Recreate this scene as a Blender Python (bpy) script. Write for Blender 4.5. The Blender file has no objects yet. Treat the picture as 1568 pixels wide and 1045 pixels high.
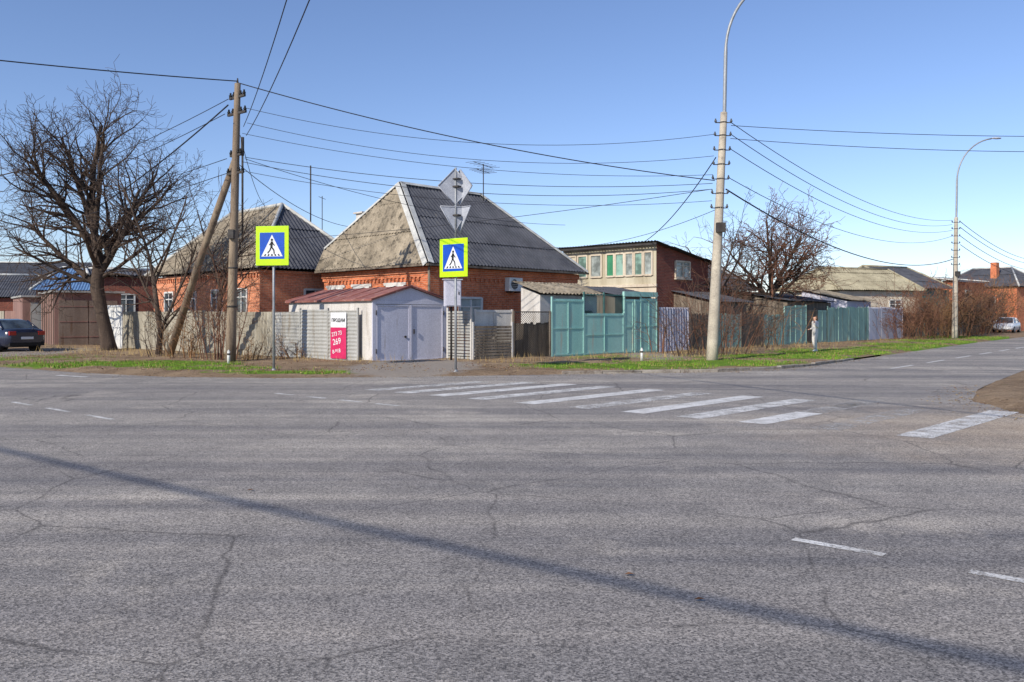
import bpy, bmesh, math, random
from mathutils import Vector, Matrix, noise
random.seed(11)
scene = bpy.context.scene
R = random.uniform
def V(*a): return Vector(a)
def c(r, g, b):
    f = lambda u: (u/255/12.92) if u/255 <= .04045 else ((u/255+.055)/1.055)**2.4
    return (f(r), f(g), f(b), 1)

# ------------------------------------------------------------------ materials
class NT:
    def __init__(s, name):
        s.m = bpy.data.materials.new(name); s.m.use_nodes = True
        s.t = s.m.node_tree; s.b = s.t.nodes['Principled BSDF']
    def n(s, typ, attrs=None, **kw):
        nd = s.t.nodes.new(typ)
        for k, v in (attrs or {}).items(): setattr(nd, k, v)
        for k, v in kw.items():
            i = nd.inputs[int(k[1:])] if (k[0] == 'i' and k[1:].isdigit()) else nd.inputs[k]
            s.put(v, i)
        return nd
    def put(s, v, i):
        if isinstance(v, bpy.types.NodeSocket): s.t.links.new(v, i)
        else: i.default_value = v
    def coord(s, scale=(1, 1, 1), kind='Object', rot=(0, 0, 0), loc=(0, 0, 0)):
        tc = s.n('ShaderNodeTexCoord')
        mp = s.n('ShaderNodeMapping', i0=tc.outputs[kind]); mp.inputs['Scale'].default_value = scale
        mp.inputs['Rotation'].default_value = rot; mp.inputs['Location'].default_value = loc
        return mp.outputs[0]
    def noise(s, vec, scale, detail=5, rough=.6):
        return s.n('ShaderNodeTexNoise', Vector=vec, Scale=scale, Detail=detail, Roughness=rough).outputs['Fac']
    def ramp(s, f, a, b, ca=(0, 0, 0, 1), cb=(1, 1, 1, 1)):
        r = s.n('ShaderNodeValToRGB', i0=f); e = r.color_ramp.elements
        e[0].position = a; e[1].position = b; e[0].color = ca; e[1].color = cb
        return r.outputs[0]
    def mix(s, f, a, b, mode='MIX'):
        n = s.n('ShaderNodeMix', {'data_type': 'RGBA', 'blend_type': mode})
        s.put(f, n.inputs[0]); s.put(a, n.inputs[6]); s.put(b, n.inputs[7])
        return n.outputs[2]
    def math(s, op, a, b=0.):
        n = s.n('ShaderNodeMath', {'operation': op}); s.put(a, n.inputs[0]); s.put(b, n.inputs[1]); return n.outputs[0]
    def bump(s, h, st=.3, d=.02):
        b = s.n('ShaderNodeBump', Height=h, Strength=st, Distance=d); s.t.links.new(b.outputs[0], s.b.inputs['Normal'])

def mat(name, c1, c2=None, scale=1.5, rough=.8, c3=None, stain=.45, streak=False, bump=.3, bscale=30, metal=0, spec=.3):
    t = NT(name)
    c2 = c2 or tuple([x*.75 for x in c1[:3]]+[1])
    v = t.coord((1, 1, .12) if streak else (1, 1, 1))
    v0 = t.coord()
    f = t.ramp(t.noise(v, scale, 6), .35, .65)
    col = t.mix(f, c1, c2)
    g = t.ramp(t.noise(v0, bscale, 4), .3, .7, (.78, .78, .78, 1), (1.12, 1.12, 1.12, 1))
    col = t.mix(1., col, g, 'MULTIPLY')
    if c3:
        h = t.ramp(t.noise(v, scale*2.7, 8, .7), 1-stain-.08, 1-stain+.08)
        col = t.mix(h, col, c3)
    t.put(col, t.b.inputs['Base Color'])
    t.b.inputs['Roughness'].default_value = rough; t.b.inputs['Metallic'].default_value = metal
    t.b.inputs['Specular IOR Level'].default_value = spec
    if bump: t.bump(t.noise(v0, bscale, 5), bump)
    return t.m

def brick(name, a, b, mortar, var=.5):
    t = NT(name); uv = t.coord(kind='UV')
    br = t.n('ShaderNodeTexBrick', Vector=uv, Color1=a, Color2=b, Mortar=mortar, Scale=1.0)
    br.inputs['Mortar Size'].default_value = .009; br.inputs['Brick Width'].default_value = .26
    br.inputs['Row Height'].default_value = .077; br.inputs['Bias'].default_value = 0
    n = t.ramp(t.noise(t.coord(), .8, 6), .3, .7, (.76, .72, .70, 1), (1.12, 1.1, 1.08, 1))
    n2 = t.ramp(t.noise(t.coord(), 9, 3), .3, .7, (.74, .74, .74, 1), (1.2, 1.17, 1.15, 1))
    col = t.mix(1., t.mix(1., br.outputs['Color'], n, 'MULTIPLY'), n2, 'MULTIPLY')
    t.put(col, t.b.inputs['Base Color']); t.b.inputs['Roughness'].default_value = .9
    t.bump(t.math('MULTIPLY', br.outputs['Fac'], -1.), .5, .01)
    return t.m

def asphalt():
    t = NT('asphalt'); v = t.coord()
    ang = math.radians(39.7)
    vs = t.coord((.03, .50, 1), rot=(0, 0, ang))
    big = t.ramp(t.noise(vs, 1.3, 3), .40, .60, c(118, 116, 117), c(174, 168, 159))
    vs2 = t.coord((.07, 1.6, 1), rot=(0, 0, ang), loc=(3, 7, 0))
    col = t.mix(.5, big, t.ramp(t.noise(vs2, 1.0, 5), .36, .66, c(110, 109, 111), c(176, 169, 160)))
    pn = t.ramp(t.noise(v, .22, 3), .455, .475)
    col = t.mix(t.math('MULTIPLY', pn, .26), col, c(112, 110, 111))
    pw = t.ramp(t.noise(v, .5, 7, .7), .56, .64)
    col = t.mix(t.math('MULTIPLY', pw, .3), col, c(192, 184, 172))
    dv = t.n('ShaderNodeVectorMath', {'operation': 'DISTANCE'}); t.put(t.coord((.7, 1, 1), loc=(0, 0, 0)), dv.inputs[0]); dv.inputs[1].default_value = (6.2, 11.2, 0)
    dn = t.math('ADD', dv.outputs['Value'], t.math('MULTIPLY', t.noise(v, .9, 6, .65), 4.))
    du = t.ramp(t.math('DIVIDE', dn, 10.), .25, .62, (1, 1, 1, 1), (0, 0, 0, 1))
    col = t.mix(t.math('MULTIPLY', du, .6), col, c(186, 166, 140))
    pat = t.ramp(t.noise(v, 2.2, 8, .7), .3, .75, (.84, .84, .84, 1), (1.13, 1.13, 1.13, 1))
    col = t.mix(1., col, pat, 'MULTIPLY')
    vo = t.n('ShaderNodeTexVoronoi', Vector=v, Scale=100.)
    sp = t.n('ShaderNodeSeparateColor', i0=vo.outputs['Color']).outputs[0]
    stones = t.ramp(sp, .0, 1., (.42, .42, .43, 1), (1.66, 1.62, 1.56, 1))
    col = t.mix(1., col, stones, 'MULTIPLY')
    mid = t.ramp(t.noise(v, 34, 4, .7), .3, .7, (.76, .76, .76, 1), (1.23, 1.22, 1.21, 1))
    col = t.mix(1., col, mid, 'MULTIPLY')
    wn = t.n('ShaderNodeTexNoise', Vector=v, Scale=1.4, Detail=6.)
    wv = t.mix(.25, v, wn.outputs['Color'], 'ADD')
    cr = t.n('ShaderNodeTexVoronoi', {'feature': 'DISTANCE_TO_EDGE'}, Vector=wv, Scale=.40)
    ck = t.ramp(cr.outputs['Distance'], .001, .006, (1, 1, 1, 1), (0, 0, 0, 1))
    ckm = t.math('MULTIPLY', ck, t.ramp(t.noise(v, .5, 3), .42, .52))
    col = t.mix(t.math('MULTIPLY', ckm, .6), col, c(62, 59, 58))
    oil = t.ramp(t.noise(v, 1.1, 4), .68, .77)
    col = t.mix(t.math('MULTIPLY', oil, .35), col, c(78, 75, 74))
    t.put(col, t.b.inputs['Base Color']); t.b.inputs['Roughness'].default_value = .88
    t.b.inputs['Specular IOR Level'].default_value = .15
    t.bump(t.math('ADD', vo.outputs['Distance'], t.noise(v, 30, 4)), .35, .006)
    return t.m

def paint(name, wear, base=c(224, 222, 218)):
    t = NT(name); v = t.coord()
    col = t.mix(t.ramp(t.noise(v, 3, 5), .35, .65), base, c(188, 185, 180))
    t.put(col, t.b.inputs['Base Color']); t.b.inputs['Roughness'].default_value = .8
    n = t.math('ADD', t.math('MULTIPLY', t.noise(v, 4, 8, .75), .5), t.math('MULTIPLY', t.noise(v, 40, 4, .7), .5))
    a = t.ramp(n, wear-.06, wear+.06)
    t.put(a, t.b.inputs['Alpha'])
    return t.m

def ground_mat(name):
    t = NT(name); v = t.coord()
    at = t.n('ShaderNodeAttribute', {'attribute_name': 'cover'})
    sc = t.n('ShaderNodeSeparateColor', i0=at.outputs['Color'])
    dirt = t.mix(t.ramp(t.noise(v, .9, 7), .35, .65), c(160, 138, 112), c(122, 102, 82))
    dirt = t.mix(t.ramp(t.noise(v, 7, 6, .7), .55, .66), dirt, c(92, 74, 58))
    dirt = t.mix(t.ramp(t.noise(v, 22, 5, .7), .60, .68), dirt, c(190, 170, 146))
    gr = t.mix(t.ramp(t.noise(v, 6, 6, .7), .35, .65), c(118, 150, 50), c(78, 106, 34))
    gr = t.mix(t.ramp(t.noise(v, 16, 4, .7), .60, .68), gr, c(146, 134, 84))
    gm = t.math('ADD', sc.outputs[0], t.math('MULTIPLY', t.math('SUBTRACT', t.noise(v, 1.8, 8, .75), .5), 2.2))
    col = t.mix(t.ramp(gm, .40, .58), dirt, gr)
    dm = t.math('ADD', sc.outputs[1], t.math('MULTIPLY', t.math('SUBTRACT', t.noise(v, 2, 6, .7), .5), .8))
    col = t.mix(t.ramp(dm, .42, .62), col, t.mix(t.noise(v, 9, 5), c(168, 158, 146), c(136, 126, 116)))
    t.put(col, t.b.inputs['Base Color']); t.b.inputs['Roughness'].default_value = .95
    t.b.inputs['Specular IOR Level'].default_value = .1
    t.bump(t.noise(v, 14, 7, .75), .8, .06)
    return t.m

def glass(name, col=(.03, .04, .05, 1)):
    t = NT(name)
    t.b.inputs['Roughness'].default_value = .08; t.b.inputs['Specular IOR Level'].default_value = .8
    v = t.coord(); t.put(t.mix(t.ramp(t.noise(v, 1.5, 3), .4, .6), col, tuple([x*2.5 for x in col[:3]]+[1])), t.b.inputs['Base Color'])
    return t.m

M = {}
M['asphalt'] = asphalt()
M['ground'] = ground_mat('verge_soil')
M['far'] = mat('far_ground', c(120, 108, 84), c(98, 96, 62), .15)
M['brick1'] = brick('brick_orange', c(218, 124, 78), c(196, 102, 62), c(190, 152, 126))
M['brick2'] = brick('brick_salmon', c(222, 142, 100), c(204, 122, 86), c(204, 172, 148))
M['brick3'] = brick('brick_dark_red', c(142, 70, 54), c(122, 58, 46), c(126, 104, 92))
M['slate'] = mat('roof_slate_tan', c(168, 156, 136), c(126, 116, 100), 1.1, .9, c(80, 74, 64), .42, bscale=14)
M['slate2'] = mat('roof_slate_dark_and_shade', c(88, 90, 97), c(68, 70, 77), 1.0, .9, c(104, 100, 94), .32, bscale=14)  # dark roofs, and shade painted onto the sun-averted faces of tan roofs
M['slate3'] = mat('roof_slate_pale', c(176, 168, 142), c(144, 136, 114), .8, .9, c(106, 100, 84), .38, bscale=10)
M['cap'] = mat('roof_cap_metal', c(206, 206, 200), c(172, 172, 168), 2, .5, c(140, 132, 122), .3, bump=.1)
M['bluero'] = mat('roof_blue', c(104, 138, 176), c(88, 118, 158), 2, .5)
M['redroof'] = mat('roof_redbrown', c(156, 102, 92), c(128, 80, 74), 2, .6, c(180, 154, 144), .38)
M['lilac'] = mat('paint_lilac', c(204, 204, 216), c(188, 188, 202), 1.2, .6, c(162, 154, 154), .3, True, .15)
M['whitewall'] = mat('whitewash', c(216, 212, 206), c(190, 186, 180), 1.5, .8, c(152, 142, 130), .35, True)
M['white'] = mat('white_paint', c(222, 222, 218), c(208, 208, 204), 3, .5, bump=.05)
M['teal'] = mat('paint_mint', c(166, 208, 198), c(144, 194, 186), 1.2, .6, c(172, 174, 160), .36, True, .2)
M['teal2'] = mat('paint_mint_faded', c(156, 190, 178), c(130, 164, 154), 1.4, .7, c(130, 106, 84), .38, True, .2)
M['teald'] = mat('paint_teal_dark', c(88, 130, 124), c(70, 108, 104), 2, .6)
M['greymetal'] = mat('fence_grey_metal', c(178, 178, 174), c(150, 150, 146), 1.3, .55, c(126, 116, 102), .40, True, .2)
M['fenceslate'] = mat('fence_cement_sheet', c(178, 172, 156), c(146, 140, 126), 1.2, .9, c(110, 102, 88), .44, True)
M['greywood'] = mat('weathered_wood', c(136, 124, 110), c(102, 92, 80), 3, .9, c(74, 64, 56), .42, True)
M['darkgrey'] = mat('dark_rusty_steel', c(74, 72, 70), c(58, 52, 50), 3, .7, c(92, 64, 48), .3)
M['brown'] = mat('garage_brown', c(154, 122, 112), c(130, 100, 92), 1.5, .7, c(102, 82, 72), .35, True)
M['brown2'] = mat('garage_door_grey', c(140, 126, 114), c(118, 104, 94), 1.5, .7, c(98, 74, 58), .38, True)
M['cream'] = mat('plaster_cream', c(218, 206, 186), c(196, 182, 162), 1.2, .9, c(160, 144, 124), .36, True)
M['beige'] = mat('panel_beige', c(204, 196, 174), c(176, 166, 142), 1.4, .8, c(128, 114, 92), .35, True)
M['green'] = mat('green_panel', c(76, 150, 112), c(62, 130, 96), 2, .4)
M['concrete'] = mat('pole_concrete', c(196, 186, 168), c(166, 156, 142), 2.0, .9, c(124, 114, 104), .35, False, .4, 22)
M['polewood'] = mat('pole_old', c(150, 134, 114), c(118, 102, 88), 3, .95, c(82, 70, 62), .4, True, .5, 24)
M['kerb'] = mat('kerb_concrete', c(170, 162, 150), c(138, 130, 120), 2, .9, c(108, 96, 84), .45)
M['steel'] = mat('galvanised', c(160, 163, 166), c(138, 142, 146), 4, .45, bump=.05, metal=.2)
M['black'] = mat('black_rubber', c(22, 22, 24), c(30, 30, 32), 4, .6, bump=.1)
M['insul'] = mat('insulator_glass', c(70, 72, 76), c(96, 98, 100), 4, .3, bump=0)
M['wire'] = mat('wire_black', c(44, 46, 54), c(34, 34, 42), 4, .6, bump=0)
M['bark'] = mat('bark', c(90, 76, 66), c(62, 52, 46), 3, .95, c(114, 100, 88), .35, True, .8, 14)
M['twig'] = mat('bark_twigs', c(96, 81, 71), c(68, 56, 50), 1, .95, bump=0)
M['twigred'] = mat('bark_reddish', c(130, 92, 72), c(94, 66, 53), 1, .95, bump=0)
M['twigtan'] = mat('bark_tan', c(156, 120, 84), c(118, 88, 62), 1, .95, bump=0)
M['grass'] = mat('grass_blades', c(128, 164, 48), c(88, 122, 34), 1.2, .8, bump=0)
M['straw'] = mat('dry_grass', c(182, 160, 112), c(140, 118, 80), 2, .9, bump=0)
M['leaf'] = mat('dead_leaves', c(134, 94, 62), c(98, 68, 46), 6, .9, bump=0)
M['yellow'] = mat('sign_fluoro_yellow', c(190, 234, 16), c(182, 226, 18), 2, .5, bump=0)
M['blue'] = mat('sign_blue', c(20, 80, 184), c(18, 74, 172), 2, .4, bump=0)
M['signw'] = mat('sign_white', c(222, 224, 226), c(212, 214, 218), 2, .4, bump=0)
M['signb'] = mat('sign_black', c(16, 16, 20), c(20, 20, 24), 2, .4, bump=0)
M['signgrey'] = mat('sign_back_grey', c(176, 180, 188), c(156, 160, 170), 5, .5, c(132, 134, 140), .3, bump=.05)
M['magenta'] = mat('banner_magenta', c(206, 48, 100), c(188, 40, 88), 2, .5, bump=0)
M['carblue'] = mat('car_paint_navy', c(38, 46, 66), c(32, 38, 58), 2, .22, bump=0, spec=.7)
M['carwhite'] = mat('car_paint_white', c(222, 224, 226), c(212, 214, 218), 2, .3, bump=0, spec=.5)
M['tail'] = mat('tail_red', c(180, 20, 20), c(150, 14, 16), 3, .25, bump=0, spec=.6)
M['glass'] = glass('window_glass')
M['glass2'] = glass('window_glass_curtain', (.17, .19, .18, 1))
M['glass3'] = glass('window_glass_greenish', (.12, .19, .16, 1))
M['skin'] = mat('skin', c(214, 168, 142), c(204, 156, 130), 8, .6, bump=0)
M['cloth'] = mat('white_clothes', c(222, 218, 212), c(202, 198, 194), 6, .9, bump=.3)
M['hair'] = mat('hair_brown', c(120, 84, 54), c(96, 66, 44), 10, .7, bump=.3)
P1, P2, P3, P4 = paint('paint_fresh', .42), paint('paint_worn', .46), paint('paint_faded', .495), paint('paint_ghost', .53, c(190, 187, 182))

# ------------------------------------------------------------------ mesh builder
class MB:
    def __init__(s): s.v = []; s.f = []; s.m = []; s.sm = []
    def poly(s, pts, m=0, sm=False):
        k = len(s.v); s.v += [tuple(p) for p in pts]; s.f.append(tuple(range(k, k+len(pts)))); s.m.append(m); s.sm.append(sm)
    def box(s, x0, x1, y0, y1, z0, z1, m=0):
        s.obox(V((x0+x1)/2, (y0+y1)/2, (z0+z1)/2), V(1, 0, 0), V(0, 1, 0), V(0, 0, 1), (x1-x0)/2, (y1-y0)/2, (z1-z0)/2, m)
    def obox(s, ce, ax, ay, az, hx, hy, hz, m=0):
        k = len(s.v)
        for sx, sy, sz in ((-1,-1,-1),(1,-1,-1),(1,1,-1),(-1,1,-1),(-1,-1,1),(1,-1,1),(1,1,1),(-1,1,1)):
            s.v.append(tuple(ce+ax*hx*sx+ay*hy*sy+az*hz*sz))
        for q in ((0,3,2,1),(4,5,6,7),(0,1,5,4),(1,2,6,5),(2,3,7,6),(3,0,4,7)):
            s.f.append(tuple(k+i for i in q)); s.m.append(m); s.sm.append(False)
    def tube(s, pts, rads, n=8, m=0, caps=True):
        k = len(s.v); a = None
        for i, p in enumerate(pts):
            d = (pts[min(i+1, len(pts)-1)]-pts[max(i-1, 0)])
            d = d.normalized() if d.length > 1e-9 else V(0, 0, 1)
            if a is None: a = d.orthogonal().normalized()
            a = a-d*a.dot(d)
            a = a.normalized() if a.length > 1e-6 else d.orthogonal().normalized()
            b = d.cross(a)
            for j in range(n):
                t = 2*math.pi*j/n; s.v.append(tuple(p+(a*math.cos(t)+b*math.sin(t))*rads[i]))
        for i in range(len(pts)-1):
            for j in range(n):
                j2 = (j+1) % n
                s.f.append((k+i*n+j, k+i*n+j2, k+(i+1)*n+j2, k+(i+1)*n+j)); s.m.append(m); s.sm.append(True)
        if caps and n > 3:
            s.f.append(tuple(k+j for j in range(n))[::-1]); s.m.append(m); s.sm.append(False)
            e = k+(len(pts)-1)*n; s.f.append(tuple(e+j for j in range(n))); s.m.append(m); s.sm.append(False)
    def cyl(s, a, b, r0, r1=None, n=10, m=0): s.tube([Vector(a), Vector(b)], [r0, r0 if r1 is None else r1], n, m)
    def loft(s, rings, m=0, sm=True, closed=True):
        k = len(s.v); n = len(rings[0])
        for r in rings: s.v += [tuple(p) for p in r]
        for i in range(len(rings)-1):
            for j in range(n if closed else n-1):
                j2 = (j+1) % n
                s.f.append((k+i*n+j, k+i*n+j2, k+(i+1)*n+j2, k+(i+1)*n+j)); s.m.append(m(i, j) if callable(m) else m); s.sm.append(sm)
    def obj(s, name, mats, parent=None, mw=None, bevel=0):
        me = bpy.data.meshes.new(name); me.from_pydata(s.v, [], s.f)
        for x in (mats if isinstance(mats, (list, tuple)) else [mats]): me.materials.append(x)
        me.polygons.foreach_set('material_index', s.m); me.polygons.foreach_set('use_smooth', s.sm)
        if len(s.f) < 30000:
            uv = me.uv_layers.new(name='UVMap')
            for p in me.polygons:
                nn = p.normal
                if abs(nn.z) > .8: tx, ty = V(1, 0, 0), V(0, 1, 0)
                else:
                    tx = V(-nn.y, nn.x, 0).normalized(); ty = V(0, 0, 1)
                for li in p.loop_indices:
                    co = me.vertices[me.loops[li].vertex_index].co; uv.data[li].uv = (co.dot(tx), co.dot(ty))
        o = bpy.data.objects.new(name, me); scene.collection.objects.link(o)
        if parent: o.parent = parent
        if mw is not None: o.matrix_world = mw
        if bevel:
            b = o.modifiers.new('Bevel', 'BEVEL'); b.width = bevel; b.segments = 2; b.limit_method = 'ANGLE'
        return o
def frame(x, y, dx, dy, z=0):
    return Matrix.Translation((x, y, z)) @ Matrix.Rotation(math.atan2(dy, dx), 4, 'Z')
def empty(name, mw=None):
    e = bpy.data.objects.new(name, None); e.empty_display_size = .5; scene.collection.objects.link(e)
    if mw is not None: e.matrix_world = mw
    return e
def corr(mb, o, sd, ud, prof, L, pitch=.2, amp=.028, course=1.55, m=0, per=6, lift=.03):
    o, sd, ud = Vector(o), Vector(sd).normalized(), Vector(ud).normalized(); nn = sd.cross(ud)
    def T(x):
        for (a, ta), (b, tb) in zip(prof, prof[1:]):
            if a <= x <= b and b > a: return ta+(tb-ta)*(x-a)/(b-a)
        return prof[-1][1]
    n = max(2, int(L/pitch*per)); Tm = max(t for _, t in prof)
    for k in range(int(math.ceil(Tm/course-1e-6))):
        t0 = k*course; prev = None; jit = R(-.015, .015)
        for i in range(n+1):
            x = L*i/n; t1 = min(t0+course+.06, max(T(x), 0))
            if t1 <= t0+1e-4: t1 = min(t0, max(T(x), 0)); tt0 = t1
            else: tt0 = t0
            w = amp*math.sin(2*math.pi*x/pitch+k*.15)
            sh = noise.noise(V(int(x/1.1)*1.7, k*3.1, o.x))*.02
            low = R(-.01, .01) if i % 6 == 0 else 0
            a = o+sd*x+ud*(tt0+(low if k else 0))+nn*(w+lift+jit+sh); b = o+sd*x+ud*t1+nn*(w+jit+sh)
            k2 = len(mb.v); mb.v += [tuple(a), tuple(b)]
            if prev is not None and (t1 > tt0 or pt > 0):
                mb.f.append((prev, k2, k2+1, prev+1)); mb.m.append(m); mb.sm.append(True)
            prev = k2; pt = t1-tt0
def rface(mb, e0, e1, tops, m=0, cut=None, **kw):
    e0, e1 = Vector(e0), Vector(e1); sd = (e1-e0).normalized(); tp = Vector(tops[0])-e0
    ud = (tp-sd*tp.dot(sd)).normalized()
    prof = [(0, cut or 0)]+[((Vector(t)-e0).dot(sd), (Vector(t)-e0).dot(ud)) for t in tops]+[((e1-e0).length, 0)]
    corr(mb, e0, sd, ud, prof, (e1-e0).length, m=m, **kw)
def window(mb, ce, t, n, w, h, fr=0, gl=1, mull=1, sill=True):
    ce, t, n = Vector(ce), Vector(t), Vector(n); z = V(0, 0, 1); f = .045
    mb.obox(ce+n*.01, t, n, z, w/2-.02, .008, h/2-.02, gl)
    for sgn in (-1, 1):
        mb.obox(ce+t*sgn*(w/2-f/2)+n*.03, t, n, z, f, .04, h/2, fr)
        mb.obox(ce+z*sgn*(h/2-f/2)+n*.031, t, n, z, w/2-.05, .038, f, fr)
    for i in range(mull):
        mb.obox(ce+t*(w*((i+1)/(mull+1)-.5))+n*.03, t, n, z, .03, .03, h/2-.09, fr)
    if mull: mb.obox(ce+z*h*.22+n*.029, t, n, z, w/2-.09, .026, .025, fr)
    if sill: mb.obox(ce-z*(h/2+.06)+n*.07, t, n, z, w/2+.08, .07, .03, fr)

# ------------------------------------------------------------------ world, sun, camera
EL = math.radians(32)
sunv = V(-.64, -.77, 0).normalized()*math.cos(EL)+V(0, 0, math.sin(EL))
w = bpy.data.worlds.new("World"); scene.world = w; w.use_nodes = True
nt = w.node_tree; bg = nt.nodes['Background']; sk = nt.nodes.new('ShaderNodeTexSky'); sk.sky_type = 'NISHITA'
sk.sun_disc = False; sk.sun_elevation = EL; sk.sun_rotation = math.atan2(sunv.x, sunv.y)
sk.air_density = 1.0; sk.dust_density = .2; sk.ozone_density = 3.0; sk.altitude = 400
tint = nt.nodes.new('ShaderNodeMix'); tint.data_type = 'RGBA'; tint.blend_type = 'MULTIPLY'; tint.inputs[0].default_value = 1
nt.links.new(sk.outputs[0], tint.inputs[6]); tint.inputs[7].default_value = (.95, .93, 1.05, 1)
nt.links.new(tint.outputs[2], bg.inputs[0]); bg.inputs[1].default_value = .15
L = bpy.data.lights.new('sun', 'SUN'); L.energy = 4.9; L.angle = math.radians(.5); L.color = (1, .92, .80)
so = bpy.data.objects.new('sun', L); scene.collection.objects.link(so)
so.rotation_euler = (-sunv).to_track_quat('-Z', 'Y').to_euler()
cam = bpy.data.cameras.new('camera'); co = bpy.data.objects.new('camera', cam); scene.collection.objects.link(co)
co.location = (0, 0, 1.6); co.rotation_euler = (math.radians(90), 0, 0)
cam.lens = 28.8; cam.sensor_width = 36; cam.shift_y = -.0239; cam.clip_end = 6000; cam.clip_start = .1
scene.camera = co
scene.view_settings.view_transform = 'Standard'; scene.view_settings.look = 'None'; scene.view_settings.exposure = 0

# ------------------------------------------------------------------ ground + road
mb = MB(); mb.poly([(-3000, -800, -.03), (3000, -800, -.03), (3000, 4000, -.03), (-3000, 4000, -.03)]); mb.obj('ground', M['far'])
SB = [(17, 35.8), (29.4, 51.4), (60, 88), (120, 160)]
farE = [(-70, 66), (-30, 35.6), (-16.3, 26), (-12.4, 23.4), (-9.3, 21.8), (-6, 21.3), (-2.5, 21.8), (1.4, 22.7), (5.95, 23.6), (8.2, 25.0), (9.9, 26.7), (12.6, 30.2)]+SB
isl = [(126, 153), (66, 82), (35, 46.5), (15.1, 24.2), (11.06, 19.1), (10.1, 17.8), (9.64, 17), (9.0, 16.0), (8.73, 15.1), (8.36, 13.6), (8.7, 11.6), (10.2, 9.6), (14, 6.3), (55, -28)]
near = [(50, -46), (-2, -2.2), (-70, 54)]
pts = farE+isl+near
bm = bmesh.new(); vs = [bm.verts.new((x, y, 0)) for x, y in pts]
es = [bm.edges.new((vs[i], vs[(i+1) % len(vs)])) for i in range(len(vs))]
bmesh.ops.triangle_fill(bm, edges=es, use_beauty=True)
for f in bm.faces:
    f.normal_update()
    if f.normal.z < 0: f.normal_flip()
me = bpy.data.meshes.new('asphalt_road'); bm.to_mesh(me); bm.free(); me.materials.append(M['asphalt'])
o = bpy.data.objects.new('asphalt_road', me); scene.collection.objects.link(o)

back = [(-80, 90), (-40, 54), (-25, 45), (-20, 42), (-15.5, 38.5), (-11, 35), (-7, 32.5), (0.5, 32.2), (5, 36), (8, 39), (10, 41), (13, 45), (18, 50), (30, 62), (62, 97), (122, 170)]
patches = [(-12.6, 26.4, 3.6, 1.5, 1), (-9, 24.3, 2, .8, .8), (-5.4, 22.6, 2.6, .55, 1), (3.2, 25.3, 3.0, 1.6, .85), (6.6, 27.2, 3.0, 1.8, .95), (10.5, 31.2, 2.6, 1.9, .95), (5, 30.5, 3, 1.6, .6),
           (13.2, 34.6, 2.2, 2.2, .9), (18.6, 39.5, 2.2, 2.0, 1), (21.5, 44, 2.4, 3.0, 1), (26.5, 50, 3, 3.5, 1), (33, 59, 4, 5, .9), (14.5, 36.4, 2.5, 2.6, .7), (-18, 30, 3, 2, .5)]
def grassw(x, y):
    g = 0
    for a, b, rx, ry, s_ in patches:
        d = math.sqrt(((x-a)/rx)**2+((y-b)/ry)**2); g = max(g, s_*max(0, min(1, 1.5-d)))
    return g
def vz(t, x, y):
    base = -.02+.09*min(1, t/.07) if t < .07 else .07+.05*t
    return base+.05*noise.noise(V(x*.6, y*.6, 0))*min(1, t*8)+.02*noise.noise(V(x*3, y*3, 5))*min(1, t*10)
def verge(name, FE, BE, cover, kerbed, NA=22, NC=26):
    vs, fs, cols = [], [], []; cnt = 0
    for i in range(len(FE)-1):
        for k in range(NA if i < len(FE)-2 else NA+1):
            s_ = k/NA; a = Vector(FE[i]).lerp(Vector(FE[i+1]), s_); b = Vector(BE[i]).lerp(Vector(BE[i+1]), s_)
            wob = .22*noise.noise(V(a.x*.8, a.y*.8, 2))+.12*noise.noise(V(a.x*3, a.y*3, 2)); kb = kerbed(a)
            for j in range(NC+1):
                t = (j/NC)**1.5; p = a.lerp(b, t)
                if not kb: p = p+(a-b).normalized()*(wob+.1)*(1-t)
                z = vz(t, p.x, p.y)
                if kb: z = max(z, .06)
                elif j == 0: z = -.01
                elif j == 1: z = min(z, .012)
                vs.append((p.x, p.y, z)); cols.append(cover(p.x, p.y))
            cnt += 1
    for i in range(cnt-1):
        for j in range(NC):
            q = i*(NC+1)+j; fs.append((q, q+NC+1, q+NC+2, q+1))
    me = bpy.data.meshes.new(name); me.from_pydata(vs, [], fs); me.materials.append(M['ground'])
    ca = me.color_attributes.new('cover', 'FLOAT_COLOR', 'POINT')
    for i, cc in enumerate(cols): ca.data[i].color = cc
    for p in me.polygons: p.use_smooth = True
    if me.polygons[len(fs)//2].normal.z < 0: me.flip_normals()
    o = bpy.data.objects.new(name, me); scene.collection.objects.link(o)
def cov1(x, y):
    drv = max(0, min(1, 1.4-math.hypot((x+3.0)/2.2, (y-25)/4.2)))
    drv = max(drv, max(0, min(1, 1.3-math.hypot((x+21)/3.2, (y-34)/6))), .8*max(0, min(1, 1.3-math.hypot((x-5.4)/1.6, (y-31)/4))))
    return (grassw(x, y)*(1-.9*drv), drv, 0, 1)
verge('grass_verge', farE, back, cov1, lambda a: 1.4 <= a.x < 15)
islb = [(150, 150), (92, 80), (60, 44), (30, 26), (20, 20), (17, 18), (16, 17), (15.5, 16), (15.2, 15), (15, 14), (16, 12.5), (18, 11), (24, 8), (70, -20)]
verge('dirt_corner', isl, islb, lambda x, y: (.12, .2 if y < 20 else 0, 0, 1), lambda a: False, 16, 18)
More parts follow.
